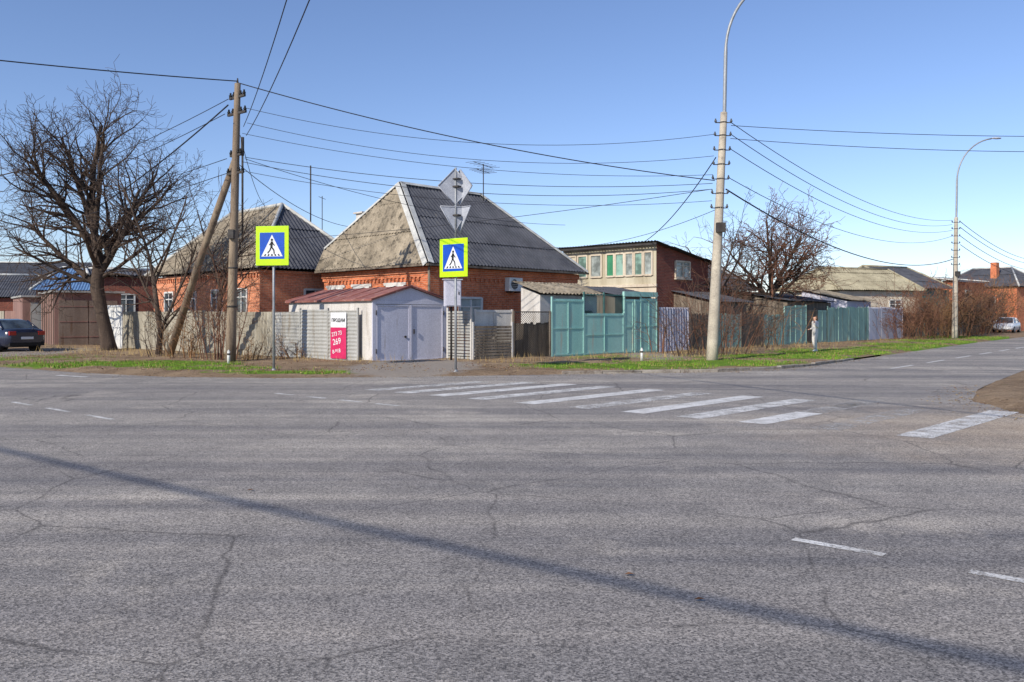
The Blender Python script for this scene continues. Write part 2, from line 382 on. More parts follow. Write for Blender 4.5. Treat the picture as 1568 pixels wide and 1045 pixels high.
def kerb(name, pl, inward, h=.12, wd=.14):
    mb = MB(); pl = [Vector(p) for p in pl]
    out = []
    for a, b in zip(pl, pl[1:]):
        n = max(1, int((b-a).length/1.0))
        for i in range(n): out.append(a.lerp(b, i/n))
    out.append(pl[-1])
    for a, b in zip(out, out[1:]):
        d = (b-a); l = d.length; d = d.normalized(); nn = V(-d.y, d.x)*inward; m_ = (a+b)/2+nn*(wd/2+R(-.015, .015))
        hh = h+R(-.025, .01)
        mb.obox(V(m_.x, m_.y, hh/2-.05), V(d.x, d.y, 0), V(nn.x, nn.y, 0), V(0, 0, 1), l/2-.008, wd/2, hh/2+.05)
    return mb.obj(name, M['kerb'], bevel=.012)
kerb('kerb', [p for p in farE if 1.3 < p[0] < 16], 1, .09)

def inverge(x, y):
    for a, b in zip(farE, farE[1:]):
        if a[0] <= x <= b[0]:
            ye = a[1]+(b[1]-a[1])*(x-a[0])/(b[0]-a[0]); return y-ye
    return -1
mb = MB()
for a, b, rx, ry, s_ in patches:
    for _ in range(int(1000*rx*ry*s_/ (1+b*.02))):
        th, rr = R(0, 6.283), math.sqrt(R(0, 1))*1.1; x, y = a+rx*rr*math.cos(th), b+ry*rr*math.sin(th)
        if inverge(x, y) < .22 or noise.noise(V(x*1.3, y*1.3, 8)) < -.02: continue
        if math.hypot((x+3.0)/2.0, (y-25)/4) < 1: continue
        h = R(.03, .10)*(1.9 if R(0, 1) > .94 else 1); an = R(0, 6.28); dx, dy = math.cos(an)*.012, math.sin(an)*.012; lx, ly = R(-.04, .04), R(-.04, .04)
        mb.poly([(x-dx, y-dy, .04), (x+dx, y+dy, .04), (x+lx, y+ly, .07+h)], 0 if R(0, 1) > .18 else 1)
for _ in range(3200):   # dry weeds along the fences
    i = random.randrange(2, 13); s_ = R(0, 1); a = Vector(farE[i]).lerp(Vector(farE[i+1]), s_); b = Vector(back[i]).lerp(Vector(back[i+1]), s_); p = a.lerp(b, R(.45, .78))
    if noise.noise(V(p.x*.9, p.y*.9, 1)) < 0: continue
    h = R(.08, .35); dx = R(-.1, .1)
    mb.poly([(p.x-.01, p.y, .05), (p.x+.01, p.y, .05), (p.x+dx, p.y+R(-.1, .1), .07+h)], 1)
mb.obj('grass', [M['grass'], M['straw']])
mb = MB()
for _ in range(12000):
    x = R(-22, 34)
    ye = inverge(x, 0)
    if ye == -1: continue
    y = -ye+R(.0, 1)**1.0*9; z = .11
    if noise.noise(V(x*.7, y*.7, 3)) < -.05: continue
    s_ = R(.012, .035); an = R(0, 6.28); ux, uy = math.cos(an)*s_, math.sin(an)*s_
    mb.poly([(x-ux, y-uy, z), (x+uy*.6, y-ux*.6, z+R(0, .03)), (x+ux, y+uy, z), (x-uy*.6, y+ux*.6, z+R(0, .03))], 0 if R(0, 1) > .35 else 1)
for _ in range(1500):   # grit and leaves in the gutter and on the corner
    if R(0, 1) > .35:
        i = random.randrange(3, 13); a = Vector(farE[i]).lerp(Vector(farE[i+1]), R(0, 1)); x, y, z = a.x+R(-.2, .4), a.y-abs(random.gauss(0, .35)), .006
    else:
        i = random.randrange(4, 11); a = Vector(isl[i]).lerp(Vector(isl[i+1]), R(0, 1)); x, y, z = a.x-abs(random.gauss(0, .5)), a.y+R(-.3, .3), .006
    s_ = R(.008, .025); an = R(0, 6.28); ux, uy = math.cos(an)*s_, math.sin(an)*s_
    mb.poly([(x-ux, y-uy, z), (x+uy*.6, y-ux*.6, z+R(0, .015)), (x+ux, y+uy, z), (x-uy*.6, y+ux*.6, z+R(0, .015))], 0 if R(0, 1) > .5 else 1)
for x, y in ((.72, 5.05), (1.05, 4.6), (-2.4, 7.5)):   # single leaves on the carriageway
    mb.poly([(x-.03, y, .012), (x, y-.018, .02), (x+.035, y, .015), (x, y+.018, .02)], 0)
mb.obj('leaf_litter', [M['leaf'], M['straw']])

# road markings
A_ = V(.769, -.639); B_ = V(.71, .704)
def quad(mb, p, u, lu, v, lv, z=.004):
    q = [p, p+u*lu, p+u*lu+v*lv, p+v*lv]; mb.poly([(a.x, a.y, z) for a in q])
zs = [(-3.24, 3.3, P3), (-2.5, 3.9, P2), (-1.71, 4.1, P1), (-.89, 4.1, P2), (.07, 4.1, P1), (.97, 4.0, P3), (1.82, 4.0, P1), (2.62, 4.0, P2), (3.43, 1.9, P1), (4.25, 3.6, P4), (5.15, 4.2, P2)]
ze = empty('zebra_crossing')
for i, (x, l, m) in enumerate(zs):
    mb = MB(); y = 17.9-(x+3.24)*.822
    quad(mb, V(x, y), A_, .44, B_, l); mb.obj('stripe_%d' % i, m, ze)
mb = MB(); p = V(3.43, 17.9-(3.43+3.24)*.822)+B_*1.92; quad(mb, p, A_, .44, B_, 2.0); quad(mb, V(5.55, 14.6), A_, .4, B_, 1.6); mb.obj('stripe_11', P4, ze)
mb = MB()
quad(mb, V(1.99, 5.85), A_, .62, V(.639, .769), .09); quad(mb, V(2.84, 5.10), A_, .7, V(.639, .769), .09)
for k in range(4): quad(mb, V(1.99, 5.85)+A_*(-11.6-k*1.6), A_, .9, V(.639, .769), .09)
mb.obj('centre_line_marking', P2)
mb = MB()
for k in range(4): quad(mb, V(-4.95, 17.0)+A_*(k*1.05), A_, .6, V(.639, .769), .12)
quad(mb, V(-12.4, 22.2), V(.86, -.51), 1.3, V(.51, .86), .2)
mb.obj('edge_line_marking', P2)
mb = MB(); sB = V(.65, .76)
for k in range(9): quad(mb, V(11.6, 25.2)+sB*(k*4.2), sB, 2.4, V(.76, -.65), .12)
mb.obj('centre_line_marking', P1)

# ------------------------------------------------------------------ main brick house
def ac_unit(mb, ce, t, n):
    z = V(0, 0, 1); mb.obox(ce, t, n, z, .40, .15, .29, 0)
    r = [ce-t*.1+n*.155+t*.22*math.cos(a*math.pi/10)+z*.22*math.sin(a*math.pi/10) for a in range(20)]
    mb.poly(r, 1)
    for k in range(5): mb.obox(ce-t*.1+z*(-.16+.08*k)+n*.165, t, n, z, .2, .006, .006, 0)
    mb.obox(ce-z*.33+t*.25, t, n, z, .02, .2, .03, 1); mb.obox(ce-z*.33-t*.25, t, n, z, .02, .2, .03, 1)
H1 = empty('brick_house', frame(-3.28, 32.1, .70, .714))
A, Bk, ze_, zr = 9.86, 8.1, 3.7, 7.5
mb = MB(); mb.box(.4, A-.4, .4, Bk-.1, 0, 3.62, 0)
mb.box(.28, A-.28, .28, Bk-.05, 3.36, 3.60, 0); mb.box(.34, A-.34, .34, Bk-.07, 3.20, 3.358, 0)
for k in range(34): mb.box(.45+k*.27, .57+k*.27, .335, .4, 3.06, 3.2, 0)
for k in range(27): mb.box(.335, .4, .45+k*.27, .57+k*.27, 3.06, 3.2, 0)
mb.box(.33, .85, .33, .85, 0, 3.2, 0)
mb.obj('walls', M['brick1'], H1)
mb = MB()
rface(mb, (0, 0, ze_), (A, 0, ze_), [(1.7, 4, zr), (6.57, 4, zr)], 1)  # slope turned from the sun: its shade is put in as darker slate
rface(mb, (0, Bk, ze_), (0, 0, ze_), [(1.7, 4, zr)], 0, cut=1.22)
rface(mb, (A, 0, ze_), (A, Bk, ze_), [(6.57, 4, zr)], 0)
mb.poly([(0.5, Bk, 4.75), (1.7, 4, zr), (A, Bk, ze_)], 0); mb.poly([(1.7, 4, zr), (6.57, 4, zr), (A, Bk, ze_)], 0)
mb.poly([(.03, Bk-.01, ze_), (.5, Bk-.01, 4.75), (A, Bk-.01, ze_)], 0)
mb.poly([(.02, .02, 3.66), (A-.02, .02, 3.66), (A-.02, Bk-.02, 3.66), (.02, Bk-.02, 3.66)], 0)
mb.obj('roof', [M['slate'], M['slate2']], H1)
def flash(mb, a, b, n1, n2, wd=.2, up=.07):
    a, b = Vector(a), Vector(b); d = (b-a).normalized()
    for nn in (n1, n2):
        nn = Vector(nn).normalized(); side = d.cross(nn)
        side = side if side.dot(Vector(n2 if nn == Vector(n1).normalized() else n1)) < 0 else -side
        mb.obox((a+b)/2+nn*up+side*wd/2, d, side, nn, (b-a).length/2, wd/2+.01, .012, 0)
mb = MB()
nL = V(-3.8, 0, 1.7); nR_ = V(0, -3.8, 4); nE = V(3.8, 0, 3.29)
flash(mb, (0, 0, ze_), (1.7, 4, zr), nL, nR_, .22)
flash(mb, (A, 0, ze_), (6.57, 4, zr), nE, nR_, .16)
flash(mb, (1.7, 4, zr), (6.57, 4, zr), nR_, V(0, 3.8, 4), .15)
flash(mb, (.5, Bk-.03, 4.75), (1.7, 4, zr), nL, V(-1, 3, 2), .1)
mb.obj('ridge_caps', M['cap'], H1)
mb = MB()
mb.box(-.03, A+.03, -.05, -.02, 3.60, 3.69); mb.box(-.05, -.02, -.0, Bk, 3.60, 3.69)
mb.cyl((.2, .2, .1), (.2, .2, 3.6), .05)
mb.obj('fascia', M['greywood'], H1)
mb = MB()
for yy in (2.6, 5.0, 7.0): window(mb, (.4, yy, 2.15), (0, -1, 0), (-1, 0, 0), 1.15, 1.5)
for xx in (2.6, 7.3): window(mb, (xx, .4, 1.7), (1, 0, 0), (0, -1, 0), 1.3, 1.4)
mb.obj('windows', [M['white'], M['glass2']], H1)
mb = MB()
for yy in (2.6, 5.0, 7.0): mb.box(.33, .39, yy-.75, yy+.75, 2.90, 3.02)
mb.obj('window_lintels', M['whitewall'], H1)
mb = MB(); ac_unit(mb, V(5.0, .2, 3.0), V(1, 0, 0), V(0, -1, 0)); mb.obj('air_conditioner', [M['white'], M['black']], H1)
mb = MB(); mb.cyl((6.4, 3.6, 6.9), (6.4, 3.6, 8.9), .025)
for k, (zz, l) in enumerate(((8.85, .9), (8.55, .6))):
    mb.cyl((6.4-l, 3.6-l*.3, zz), (6.4+l, 3.6+l*.3, zz), .015, n=5)
    for q in range(6):
        x = 6.4-l+q*l/2.6; y = 3.6-l*.3+q*l/2.6*.3; mb.cyl((x-.12, y+.4, zz), (x+.12, y-.4, zz), .01, n=4)
mb.obj('tv_antenna', M['darkgrey'], H1)
mb = MB(); mb.box(1.2, 1.9, 6.1, 6.6, 4.5, 6.3); mb.box(1.1, 2.0, 6.0, 6.7, 6.3, 6.37); mb.obj('chimney', M['whitewall'], H1)

def house(name, mw, A, B, zw, rise, wall, roof, inset=(0, 0), axis='y', wins=(), roof2=None, ov=.35, extra=None, flashm=None):
    e = empty(name, mw); mb = MB(); mb.box(ov, A-ov, ov, B-ov, 0, zw-.06)
    zr = zw+rise
    if axis == 'y':
        p, q = (A/2, inset[0], zr), (A/2, B-inset[1], zr)
        if inset[0] < .01: mb.poly([(ov, ov+.001, zw-.3), (A-ov, ov+.001, zw-.3), (A/2, ov+.001, zr-.1)])
        if inset[1] < .01: mb.poly([(ov, B-ov, zw-.3), (A/2, B-ov, zr-.1), (A-ov, B-ov, zw-.3)])
    else:
        p, q = (inset[0], B/2, zr), (A-inset[1], B/2, zr)
        if inset[0] < .01: mb.poly([(ov, ov, zw-.3), (ov, B/2, zr-.1), (ov, B-ov, zw-.3)])
        if inset[1] < .01: mb.poly([(A-ov, ov, zw-.3), (A-ov, B-ov, zw-.3), (A-ov, B/2, zr-.1)])
    mb.obj('walls', wall, e); mb = MB()
    if axis == 'y':
        rface(mb, (0, B, zw), (0, 0, zw), [q, p], 0); rface(mb, (A, 0, zw), (A, B, zw), [p, q], 1)
        if inset[0] > .01: rface(mb, (0, 0, zw), (A, 0, zw), [p], 1)
        if inset[1] > .01: rface(mb, (A, B, zw), (0, B, zw), [q], 1)
    else:
        rface(mb, (0, 0, zw), (A, 0, zw), [p, q], 0); rface(mb, (A, B, zw), (0, B, zw), [q, p], 1)
        if inset[0] > .01: rface(mb, (0, B, zw), (0, 0, zw), [p], 1)
        if inset[1] > .01: rface(mb, (A, 0, zw), (A, B, zw), [q], 1)
    mb.obj('roof', [roof, roof2 or roof], e); mb = MB()
    mb.tube([Vector(p)+V(0, 0, .04), Vector(q)+V(0, 0, .04)], [.1, .1], 8)
    cs = [(0, 0, zw), (A, 0, zw), (0, B, zw), (A, B, zw)]
    for cc_ in cs:
        tp = p if (Vector(cc_)-Vector(p)).length < (Vector(cc_)-Vector(q)).length else q
        mb.tube([Vector(cc_)+V(0, 0, .05), Vector(tp)+V(0, 0, .05)], [.09, .09], 6)
    mb.obj('ridge_caps', flashm or M['cap'], e)
    if wins:
        mb = MB()
        for side, s_, z_, w_, h_ in wins:
            if side == 'x': window(mb, (ov, s_, z_), (0, -1, 0), (-1, 0, 0), w_, h_)
            else: window(mb, (s_, ov, z_), (1, 0, 0), (0, -1, 0), w_, h_)
        mb.obj('windows', [M['white'], M['glass']], e)
    return e
e = house('brick_house', frame(-11.35, 36.4, .70, .714), 6.8, 12.4, 3.78, 3.45, M['brick2'], M['slate'], (3.7, 3.2), 'y',
          [('x', 2, 2.2, 1.1, 1.4), ('x', 4.5, 2.2, 1.1, 1.4), ('x', 7.3, 2.2, 1.1, 1.4), ('x', 10, 2.2, 1.1, 1.4), ('y', 3.2, 2.2, 1.2, 1.4)], M['slate2'])  # second roof colour paints shade on the faces turned from the sun
mb = MB()
for k in range(42): mb.box(.28, .36, .5+k*.27, .62+k*.27, 3.4, 3.58)
mb.box(.25, 6.5, .25, 12.1, 3.58, 3.70); mb.obj('cornice', M['brick2'], e)
mb = MB(); mb.cyl((1.4, 4.0, 5), (1.4, 4.0, 10.0), .05); mb.cyl((1.4, 4.0, 9.5), (1.4, 4, 10.4), .08)
mb.cyl((4.6, 3.0, 5), (4.6, 3.0, 9.3), .035); mb.cyl((5.6, 3.5, 5), (5.6, 3.5, 7.9), .02); mb.cyl((5.2, 3.2, 7.8), (6.0, 3.8, 7.8), .012, n=4); mb.obj('mast_pipes', M['darkgrey'], e)
house('blue_roof_house', frame(-36.5, 62, .95, .3), 7.5, 7, 3.6, 1.9, M['brick3'], M['bluero'], (1.5, 1.5), 'x', roof2=M['bluero'])
house('brick_outbuilding', frame(-25.6, 49.5, .86, .5), 4.2, 5, 4.1, .5, M['brick3'], M['slate2'], (0, 0), 'x', wins=[('y', 2.1, 2.4, 1, 1.2)])
house('dark_house', frame(-47, 66, .95, .3), 9, 8, 3.2, 2.0, M['brick3'], M['slate2'], (2, 2), 'x')
house('apartment_house', frame(-75, 110, .98, .15), 18, 9, 7.0, 2.2, M['whitewall'], M['slate2'], (2, 2), 'x', wins=[('y', 3+k*3.4, 5.2, 1.6, 1.6) for k in range(4)])
house('house', frame(-110, 150, .98, .15), 26, 12, 9.0, 3, M['cream'], M['redroof'], (3, 3), 'x')
g = empty('metal_garage', frame(-23.8, 42.6, .80, .6)); mb = MB(); mb.box(0, 3.2, 0, 4.8, 0, 2.85); mb.obj('walls', M['brown'], g)
mb = MB()
for k in range(2):
    mb.box(.2+k*1.42, 1.58+k*1.42, -.05, -.01, .1, 2.45, 0)
    for zz in (.5, 1.3, 2.1): mb.box(.22+k*1.42, 1.56+k*1.42, -.07, -.052, zz, zz+.06, 1)
mb.obj('doors', [M['brown2'], M['brown']], g)
mb = MB(); mb.box(-.15, 3.35, -.2, 5, 2.86, 2.96); mb.obj('roof', M['greymetal'], g)
mb = MB()
for k in range(6): mb.box(-.05, -.005, .1+k*.8, .16+k*.8, .05, 2.84)
mb.obj('ribs', M['brown2'], g)
g = empty('metal_garage', frame(-27.4, 46.3, .80, .6)); mb = MB(); mb.box(-.2, 3.2, .3, 5, 0, 2.7); mb.box(-.3, 3.3, .1, 5.2, 2.7, 2.8, 1); mb.box(.2, 2.8, .24, .295, .1, 2.4, 1); mb.obj('body', [M['brown'], M['greymetal']], g)
# lilac garage
g = empty('garage', frame(-4.7, 27.5, .757, .65)); GW, GL = 3.06, 6.3
mb = MB(); mb.box(.02, GW-.02, .02, GL, 0, 2.18, 0); mb.poly([(.02, .0185, 2.18), (GW-.02, .0185, 2.18), (GW/2, .0185, 2.6)], 0); mb.poly([(.02, GL, 2.18), (GW/2, GL, 2.6), (GW-.02, GL, 2.18)], 0)
mb.obj('walls', M['whitewall'], g)
mb = MB()
mb.box(.0, .14, -.04, .015, .0, 2.16); mb.box(GW-.14, GW, -.04, .015, 0, 2.16); mb.box(.142, GW-.142, -.04, .015, 2.02, 2.16)
mb.poly([(0, -.03, 2.162), (GW, -.03, 2.162), (GW/2, -.03, 2.60)])
for a, b in ((.15, 1.5), (1.54, GW-.15)):
    mb.box(a, b, -.02, .012, .08, 2.0)
    for xx in (a, b-.05): mb.box(xx, xx+.05, -.045, -.022, .08, 2.0)
    for zz in (.08, 1.95): mb.box(a+.052, b-.052, -.044, -.022, zz, zz+.05)
mb.box(1.50, 1.57, -.06, -.047, .08, 2.0)
mb.obj('doors', M['lilac'], g, bevel=.004)
mb = MB(); mb.box(1.62, 1.66, -.09, -.06, 1.0, 1.16); mb.cyl((1.3, -.07, .9), (1.3, -.03, .9), .04)
for zz in (.35, 1.65):
    for xx in (.13, GW-.15): mb.cyl((xx, -.06, zz), (xx, -.06, zz+.16), .018)
mb.obj('lock_and_hinges', M['darkgrey'], g)
mb = MB()
for sgn in (0, 1):
    e0, e1 = ((-.1, GL+.1, 2.19), (-.1, -.12, 2.19)) if sgn == 0 else ((GW+.1, -.12, 2.19), (GW+.1, GL+.1, 2.19))
    a, b = Vector(e0), Vector(e1); t = [V(GW/2, e0[1], 2.67), V(GW/2, e1[1], 2.67)]
    mb.poly([a, b, t[1], t[0]]); mb.poly([a-V(0, 0, .06), b-V(0, 0, .06), b, a])
    for k in range(7):
        s_ = k/6; p = a.lerp(b, s_); q = t[0].lerp(t[1], s_); mb.tube([p+V(0, 0, .01), q+V(0, 0, .01)], [.022, .022], 5)
mb.poly([(-.1, -.12, 2.13), (GW/2, -.12, 2.61), (GW/2, -.12, 2.67), (-.1, -.12, 2.19)]); mb.poly([(GW+.1, -.12, 2.13), (GW+.1, -.12, 2.19), (GW/2, -.12, 2.67), (GW/2, -.12, 2.61)])
mb.obj('roof', M['redroof'], g)

# two-storey shed building
g = empty('two_storey_outbuilding', frame(7.4, 42, .70, .714))
mb = MB(); BL, BW = 6.3, 5.0
def rz(x): return 5.35-.15*x
mb.poly([(0, 0, 3.2), (0, 0, rz(0)), (0, BL, rz(0)), (0, BL, 3.2)], 1); mb.poly([(0, 0, 0), (0, 0, 3.2), (0, BL, 3.2), (0, BL, 0)], 0)
mb.poly([(0, 0, 0), (BW, 0, 0), (BW, 0, rz(BW)), (0, 0, rz(0))], 2); mb.poly([(BW, 0, 0), (BW, BL, 0), (BW, BL, rz(BW)), (BW, 0, rz(BW))], 2)
mb.poly([(0, BL, 0), (0, BL, rz(0)), (BW, BL, rz(BW)), (BW, BL, 0)], 2)
mb.box(-.08, -.004, -.05, BL, 3.14, 3.28, 0)
mb.obj('walls', [M['cream'], M['beige'], M['brick3']], g)
mb = MB()
for (y0, y1, mm) in ((.2, .75, 1), (.8, 1.35, 4), (1.4, 1.95, 1), (2.0, 2.6, 4), (2.65, 3.2, 2), (3.5, 4.3, 1), (4.5, 5.2, 4), (5.3, 6.0, 3)):
    window(mb, (-.01, (y0+y1)/2, 4.35), (0, -1, 0), (-1, 0, 0), y1-y0, 1.25, 0, mm, 0, False)
window(mb, (2.4, -.01, 4.1), (1, 0, 0), (0, -1, 0), 1.4, .9, 0, 1); window(mb, (-.01, 2.2, 2.3), (0, -1, 0), (-1, 0, 0), 1.2, 1.1, 0, 1)
mb.obj('windows', [M['cream'], M['glass2'], M['green'], M['beige'], M['glass3']], g)
mb = MB(); corr(mb, (-.5, BL+.3, 5.42), (0, -1, 0), (1, 0, -.15), [(0, 6.1), (BL+.7, 6.1)], BL+.7, pitch=.2, amp=.035)
mb.box(-.45, -.38, -.3, BL+.2, 5.26, 5.36, 0); mb.obj('roof', M['darkgrey'], g)
def shed(name, mw, W, D, h0, h1, wall, roof, door=None):
    e = empty(name, mw); mb = MB()
    mb.poly([(0, 0, 0), (W, 0, 0), (W, 0, h0), (0, 0, h0)]); mb.poly([(0, 0, 0), (0, 0, h0), (0, D, h1), (0, D, 0)]); mb.poly([(W, 0, 0), (W, D, 0), (W, D, h1), (W, 0, h0)]); mb.poly([(0, D, 0), (0, D, h1), (W, D, h1), (W, D, 0)])
    mb.obj('walls', wall, e); mb = MB(); l = math.hypot(D+.6, h1-h0)
    corr(mb, (-.25, -.3, h0+.03), (1, 0, 0), (0, D, h1-h0), [(0, l), (W+.5, l)], W+.5, amp=.03); mb.obj('roof', roof, e)
    mb = MB(); mb.box(W*.3, W*.3+.8, -.04, -.005, 0, min(1.95, h0-.1)); window(mb, (W*.75, 0, h0*.62), (1, 0, 0), (0, -1, 0), W*.28, .6, 0, 1)
    mb.obj('door_and_window', [M['greywood'], M['glass']], e); return e
shed('garden_shed', frame(1.1, 32.0, .74, .67), 3.3, 1.1, 2.45, 2.8, M['whitewall'], M['slate'])
shed('garden_shed', frame(4.6, 36.6, .74, .67), 2.6, 2.2, 2.5, 2.9, M['greywood'], M['slate2'])
shed('garden_shed', frame(10.2, 41.5, .70, .714), 3.4, 3, 2.3, 3.0, M['greywood'], M['slate2'])
shed('garden_shed', frame(15.6, 46.4, .68, .73), 6.2, 3, 2.45, 2.95, M['greywood'], M['slate2'])
shed('garden_shed', frame(21.6, 52.8, .68, .73), 4.2, 3, 2.6, 3.3, M['lilac'], M['slate'])
house('house', frame(11.6, 52, .70, .714), 8, 7, 3.4, 2.2, M['brick3'], M['slate2'], (2, 2), 'y')
house('slate_roof_house', frame(23.2, 58, .93, .36), 8.2, 7, 3.5, 1.75, M['cream'], M['slate3'], (1.4, .2), 'x', wins=[('y', 2, 2.2, 1.2, 1.3), ('y', 5.5, 2.2, 1.2, 1.3)], flashm=M['slate3'])
house('gable_house', frame(32.2, 66, .86, .5), 6, 9, 3.9, 2.0, M['teald'], M['slate2'], (0, 0), 'x', wins=[('x', 4.5, 2.6, 1.3, 1.3)], flashm=M['slate3'])
house('brick_house', frame(43.5, 80, .80, .6), 7, 8, 5.1, .5, M['brick1'], M['slate2'], (0, 0), 'x', wins=[('x', 3, 3.6, 1.2, 1.3), ('x', 5.5, 3.6, 1.2, 1.3), ('y', 3, 3.6, 1.3, 1.3)])
e = house('brick_house', frame(52, 84, .80, .6), 9, 9, 4.7, 2.2, M['brick1'], M['slate2'], (2.5, 2.5), 'y', wins=[('x', 3, 3.0, 1.2, 1.3), ('x', 6, 3.0, 1.2, 1.3), ('y', 3, 3, 1.3, 1.3), ('y', 6, 3, 1.3, 1.3)])
mb = MB(); mb.box(2, 2.7, 3, 3.6, 5, 7.4); mb.obj('chimney', M['brick1'], e)
house('house', frame(66, 100, .80, .6), 9, 9, 4, 3, M['cream'], M['redroof'], (2.5, 2.5), 'y')
house('house', frame(84, 125, .80, .6), 12, 9, 5, 3, M['whitewall'], M['slate'], (2.5, 2.5), 'y')

# ------------------------------------------------------------------ fences
def fence(name, p0, p1, h, style, m1, m2=None, post=2.0, postm=None, h1=None):
    p0, p1 = Vector(p0), Vector(p1); d = p1-p0; Ln = d.length; e = empty(name, frame(p0.x, p0.y, d.x, d.y)); h1 = h1 or h
    n = max(1, round(Ln/post)); pw = Ln/n; mb = MB()
    for i in range(n):
        a, b = i*pw+.03, (i+1)*pw-.03; hh = h+(h1-h)*(i+.5)/n+R(-.05, .05); mi = i % 2 if m2 else 0
        tilt = R(-.02, .02)
        if style == 'corr': corr(mb, (a, tilt, .06), (1, tilt*.5, 0), (0, tilt*.3, 1), [(0, hh-.06), (b-a, hh-.06)], b-a, pitch=.2, amp=.03, course=5, m=mi)
        elif style == 'band': corr(mb, (b, tilt, .08), (0, 0, 1), (-1, 0, 0), [(0, b-a), (hh-.1, b-a)], hh-.1, pitch=.13, amp=.010, course=9, m=mi, lift=0)
        elif style == 'sheet':
            mb.box(a, b, -.008, .008, .06, hh, mi)
            for zz in (.15, hh*.5, hh-.1): mb.box(a+.01, b-.01, -.03, -.01, zz, zz+.045, mi)
            mb.box((a+b)/2-.02, (a+b)/2+.02, -.034, -.012, .22, hh-.12, mi)
        elif style == 'boards':
            x = a
            while x < b-.05:
                ww = R(.09, .13); mb.box(x, x+ww-.012, -.012+R(-.005, .005), .012, .06+R(0, .04), hh+R(-.06, .04), mi); x += ww
            for zz in (.4, hh-.35): mb.box(a, b, .014, .05, zz, zz+.07, mi)
        elif style == 'rails':
            z_ = .12
            while z_ < hh-.08:
                ww = R(.09, .12); mb.box(a, b, -.015+R(-.006, .006), .012, z_, z_+ww-.03, mi); z_ += ww
        elif style == 'mesh':
            for zz in (.1, hh-.04): mb.box(a, b, -.02, .02, zz, zz+.04, mi)
            k = a-hh
            while k < b:
                x0, z0 = k, .12; x1, z1 = k+hh-.16, hh-.04
                if x0 < a: z0 += a-x0; x0 = a
                if x1 > b: z1 -= x1-b; x1 = b
                if x1 > x0:
                    mb.cyl((x0, 0, z0), (x1, 0, z1), .006, n=4, m=mi); mb.cyl((a+b-x0, .01, z0), (a+b-x1, .01, z1), .006, n=4, m=mi)
                k += .09
    mb.obj('panels', [m1]+([m2] if m2 else []), e); mb = MB()
    for i in range(n+1): mb.box(i*pw-.03, i*pw+.03, -.03, .03, 0, h+(h1-h)*i/n+.06)
    mb.obj('posts', postm or M['darkgrey'], e)
    return e
fence('metal_fence', (-8.97, 30.9), (-5.25, 27.9), 1.84, 'band', M['greymetal'], None, 1.6, M['greymetal'])
fence('cement_sheet_fence', (-18.3, 38.6), (-9.03, 30.95), 1.8, 'corr', M['fenceslate'], None, 2.2, M['fenceslate'])
fence('white_gate', (-19.8, 39.8), (-18.4, 38.7), 2.1, 'sheet', M['white'], None, 1.4, M['white'])
fence('brick_wall_fence', (-21.5, 42.8), (-19.9, 39.9), 1.9, 'sheet', M['brown2'], None, 1.4)
fence('steel_fence', (-2.3, 29.3), (-1.42, 28.5), 1.86, 'rails', M['greymetal'], M['greywood'], .9, M['whitewall'])
fence('wooden_fence', (-1.36, 28.5), (.0, 29.45), 1.35, 'rails', M['greywood'], M['greywood'], 1.6, M['whitewall'])
fence('wire_mesh_fence', (.05, 29.5), (1.4, 30.35), 1.75, 'mesh', M['darkgrey'], None, 1.5, M['greywood'])
fence('wire_mesh_fence', (.05, 29.8), (1.4, 30.6), 1.4, 'boards', M['greywood'], None, 1.5, M['greywood'])
fence('sheet_metal_fence', (-1.3, 28.9), (.0, 29.8), 1.8, 'sheet', M['whitewall'], None, 1.5, M['whitewall'])
fence('teal_fence', (1.48, 30.4), (2.75, 31.55), 2.28, 'sheet', M['teal'], None, 1.8, M['teal'])
fence('teal_fence', (2.78, 31.58), (4.5, 33.15), 1.68, 'sheet', M['teal'], None, 2.4, M['teal'])
fence('green_mesh_screen', (2.78, 31.66), (4.5, 33.23), 2.5, 'mesh', M['teald'], None, 1.2, M['teald'])
e = fence('teal_gate', (4.55, 33.2), (6.1, 34.6), 2.35, 'sheet', M['teal'], None, 1.05, M['teal'])
mb = MB(); mb.box(-.05, 2.1, -.05, .05, 2.42, 2.62); mb.box(.6, .66, -.06, -.035, .1, 2.3); mb.obj('lintel', M['teal'], e)
fence('lilac_fence', (6.2, 34.7), (7.9, 36.4), 1.95, 'corr', M['lilac'], M['lilac'], 1.7, M['brown2'])
fence('grey_fence', (7.95, 36.45), (14.4, 43.5), 1.75, 'boards', M['greywood'], M['teal2'], 2.3, M['greywood'])
fence('teal_gate', (14.5, 43.6), (16.4, 45.7), 2.1, 'sheet', M['teal2'], None, 1.5, M['teal2'], 2.2)
fence('grey_gate', (16.5, 45.8), (18.4, 47.9), 1.95, 'sheet', M['greywood'], M['teal2'], 1.4)
fence('teal_gate', (18.5, 48), (22.9, 52.7), 2.15, 'boards', M['teal2'], M['teal2'], 1.5, M['teal2'])
fence('lilac_fence', (23, 52.8), (27.4, 57.5), 2.2, 'corr', M['lilac'], None, 2, M['lilac'])
fence('grey_fence', (27.5, 57.6), (60, 95), 1.9, 'boards', M['greywood'], M['fenceslate'], 3)
fence('grey_fence', (-60, 75), (-29, 48.5), 1.9, 'corr', M['fenceslate'], M['brown'], 3)

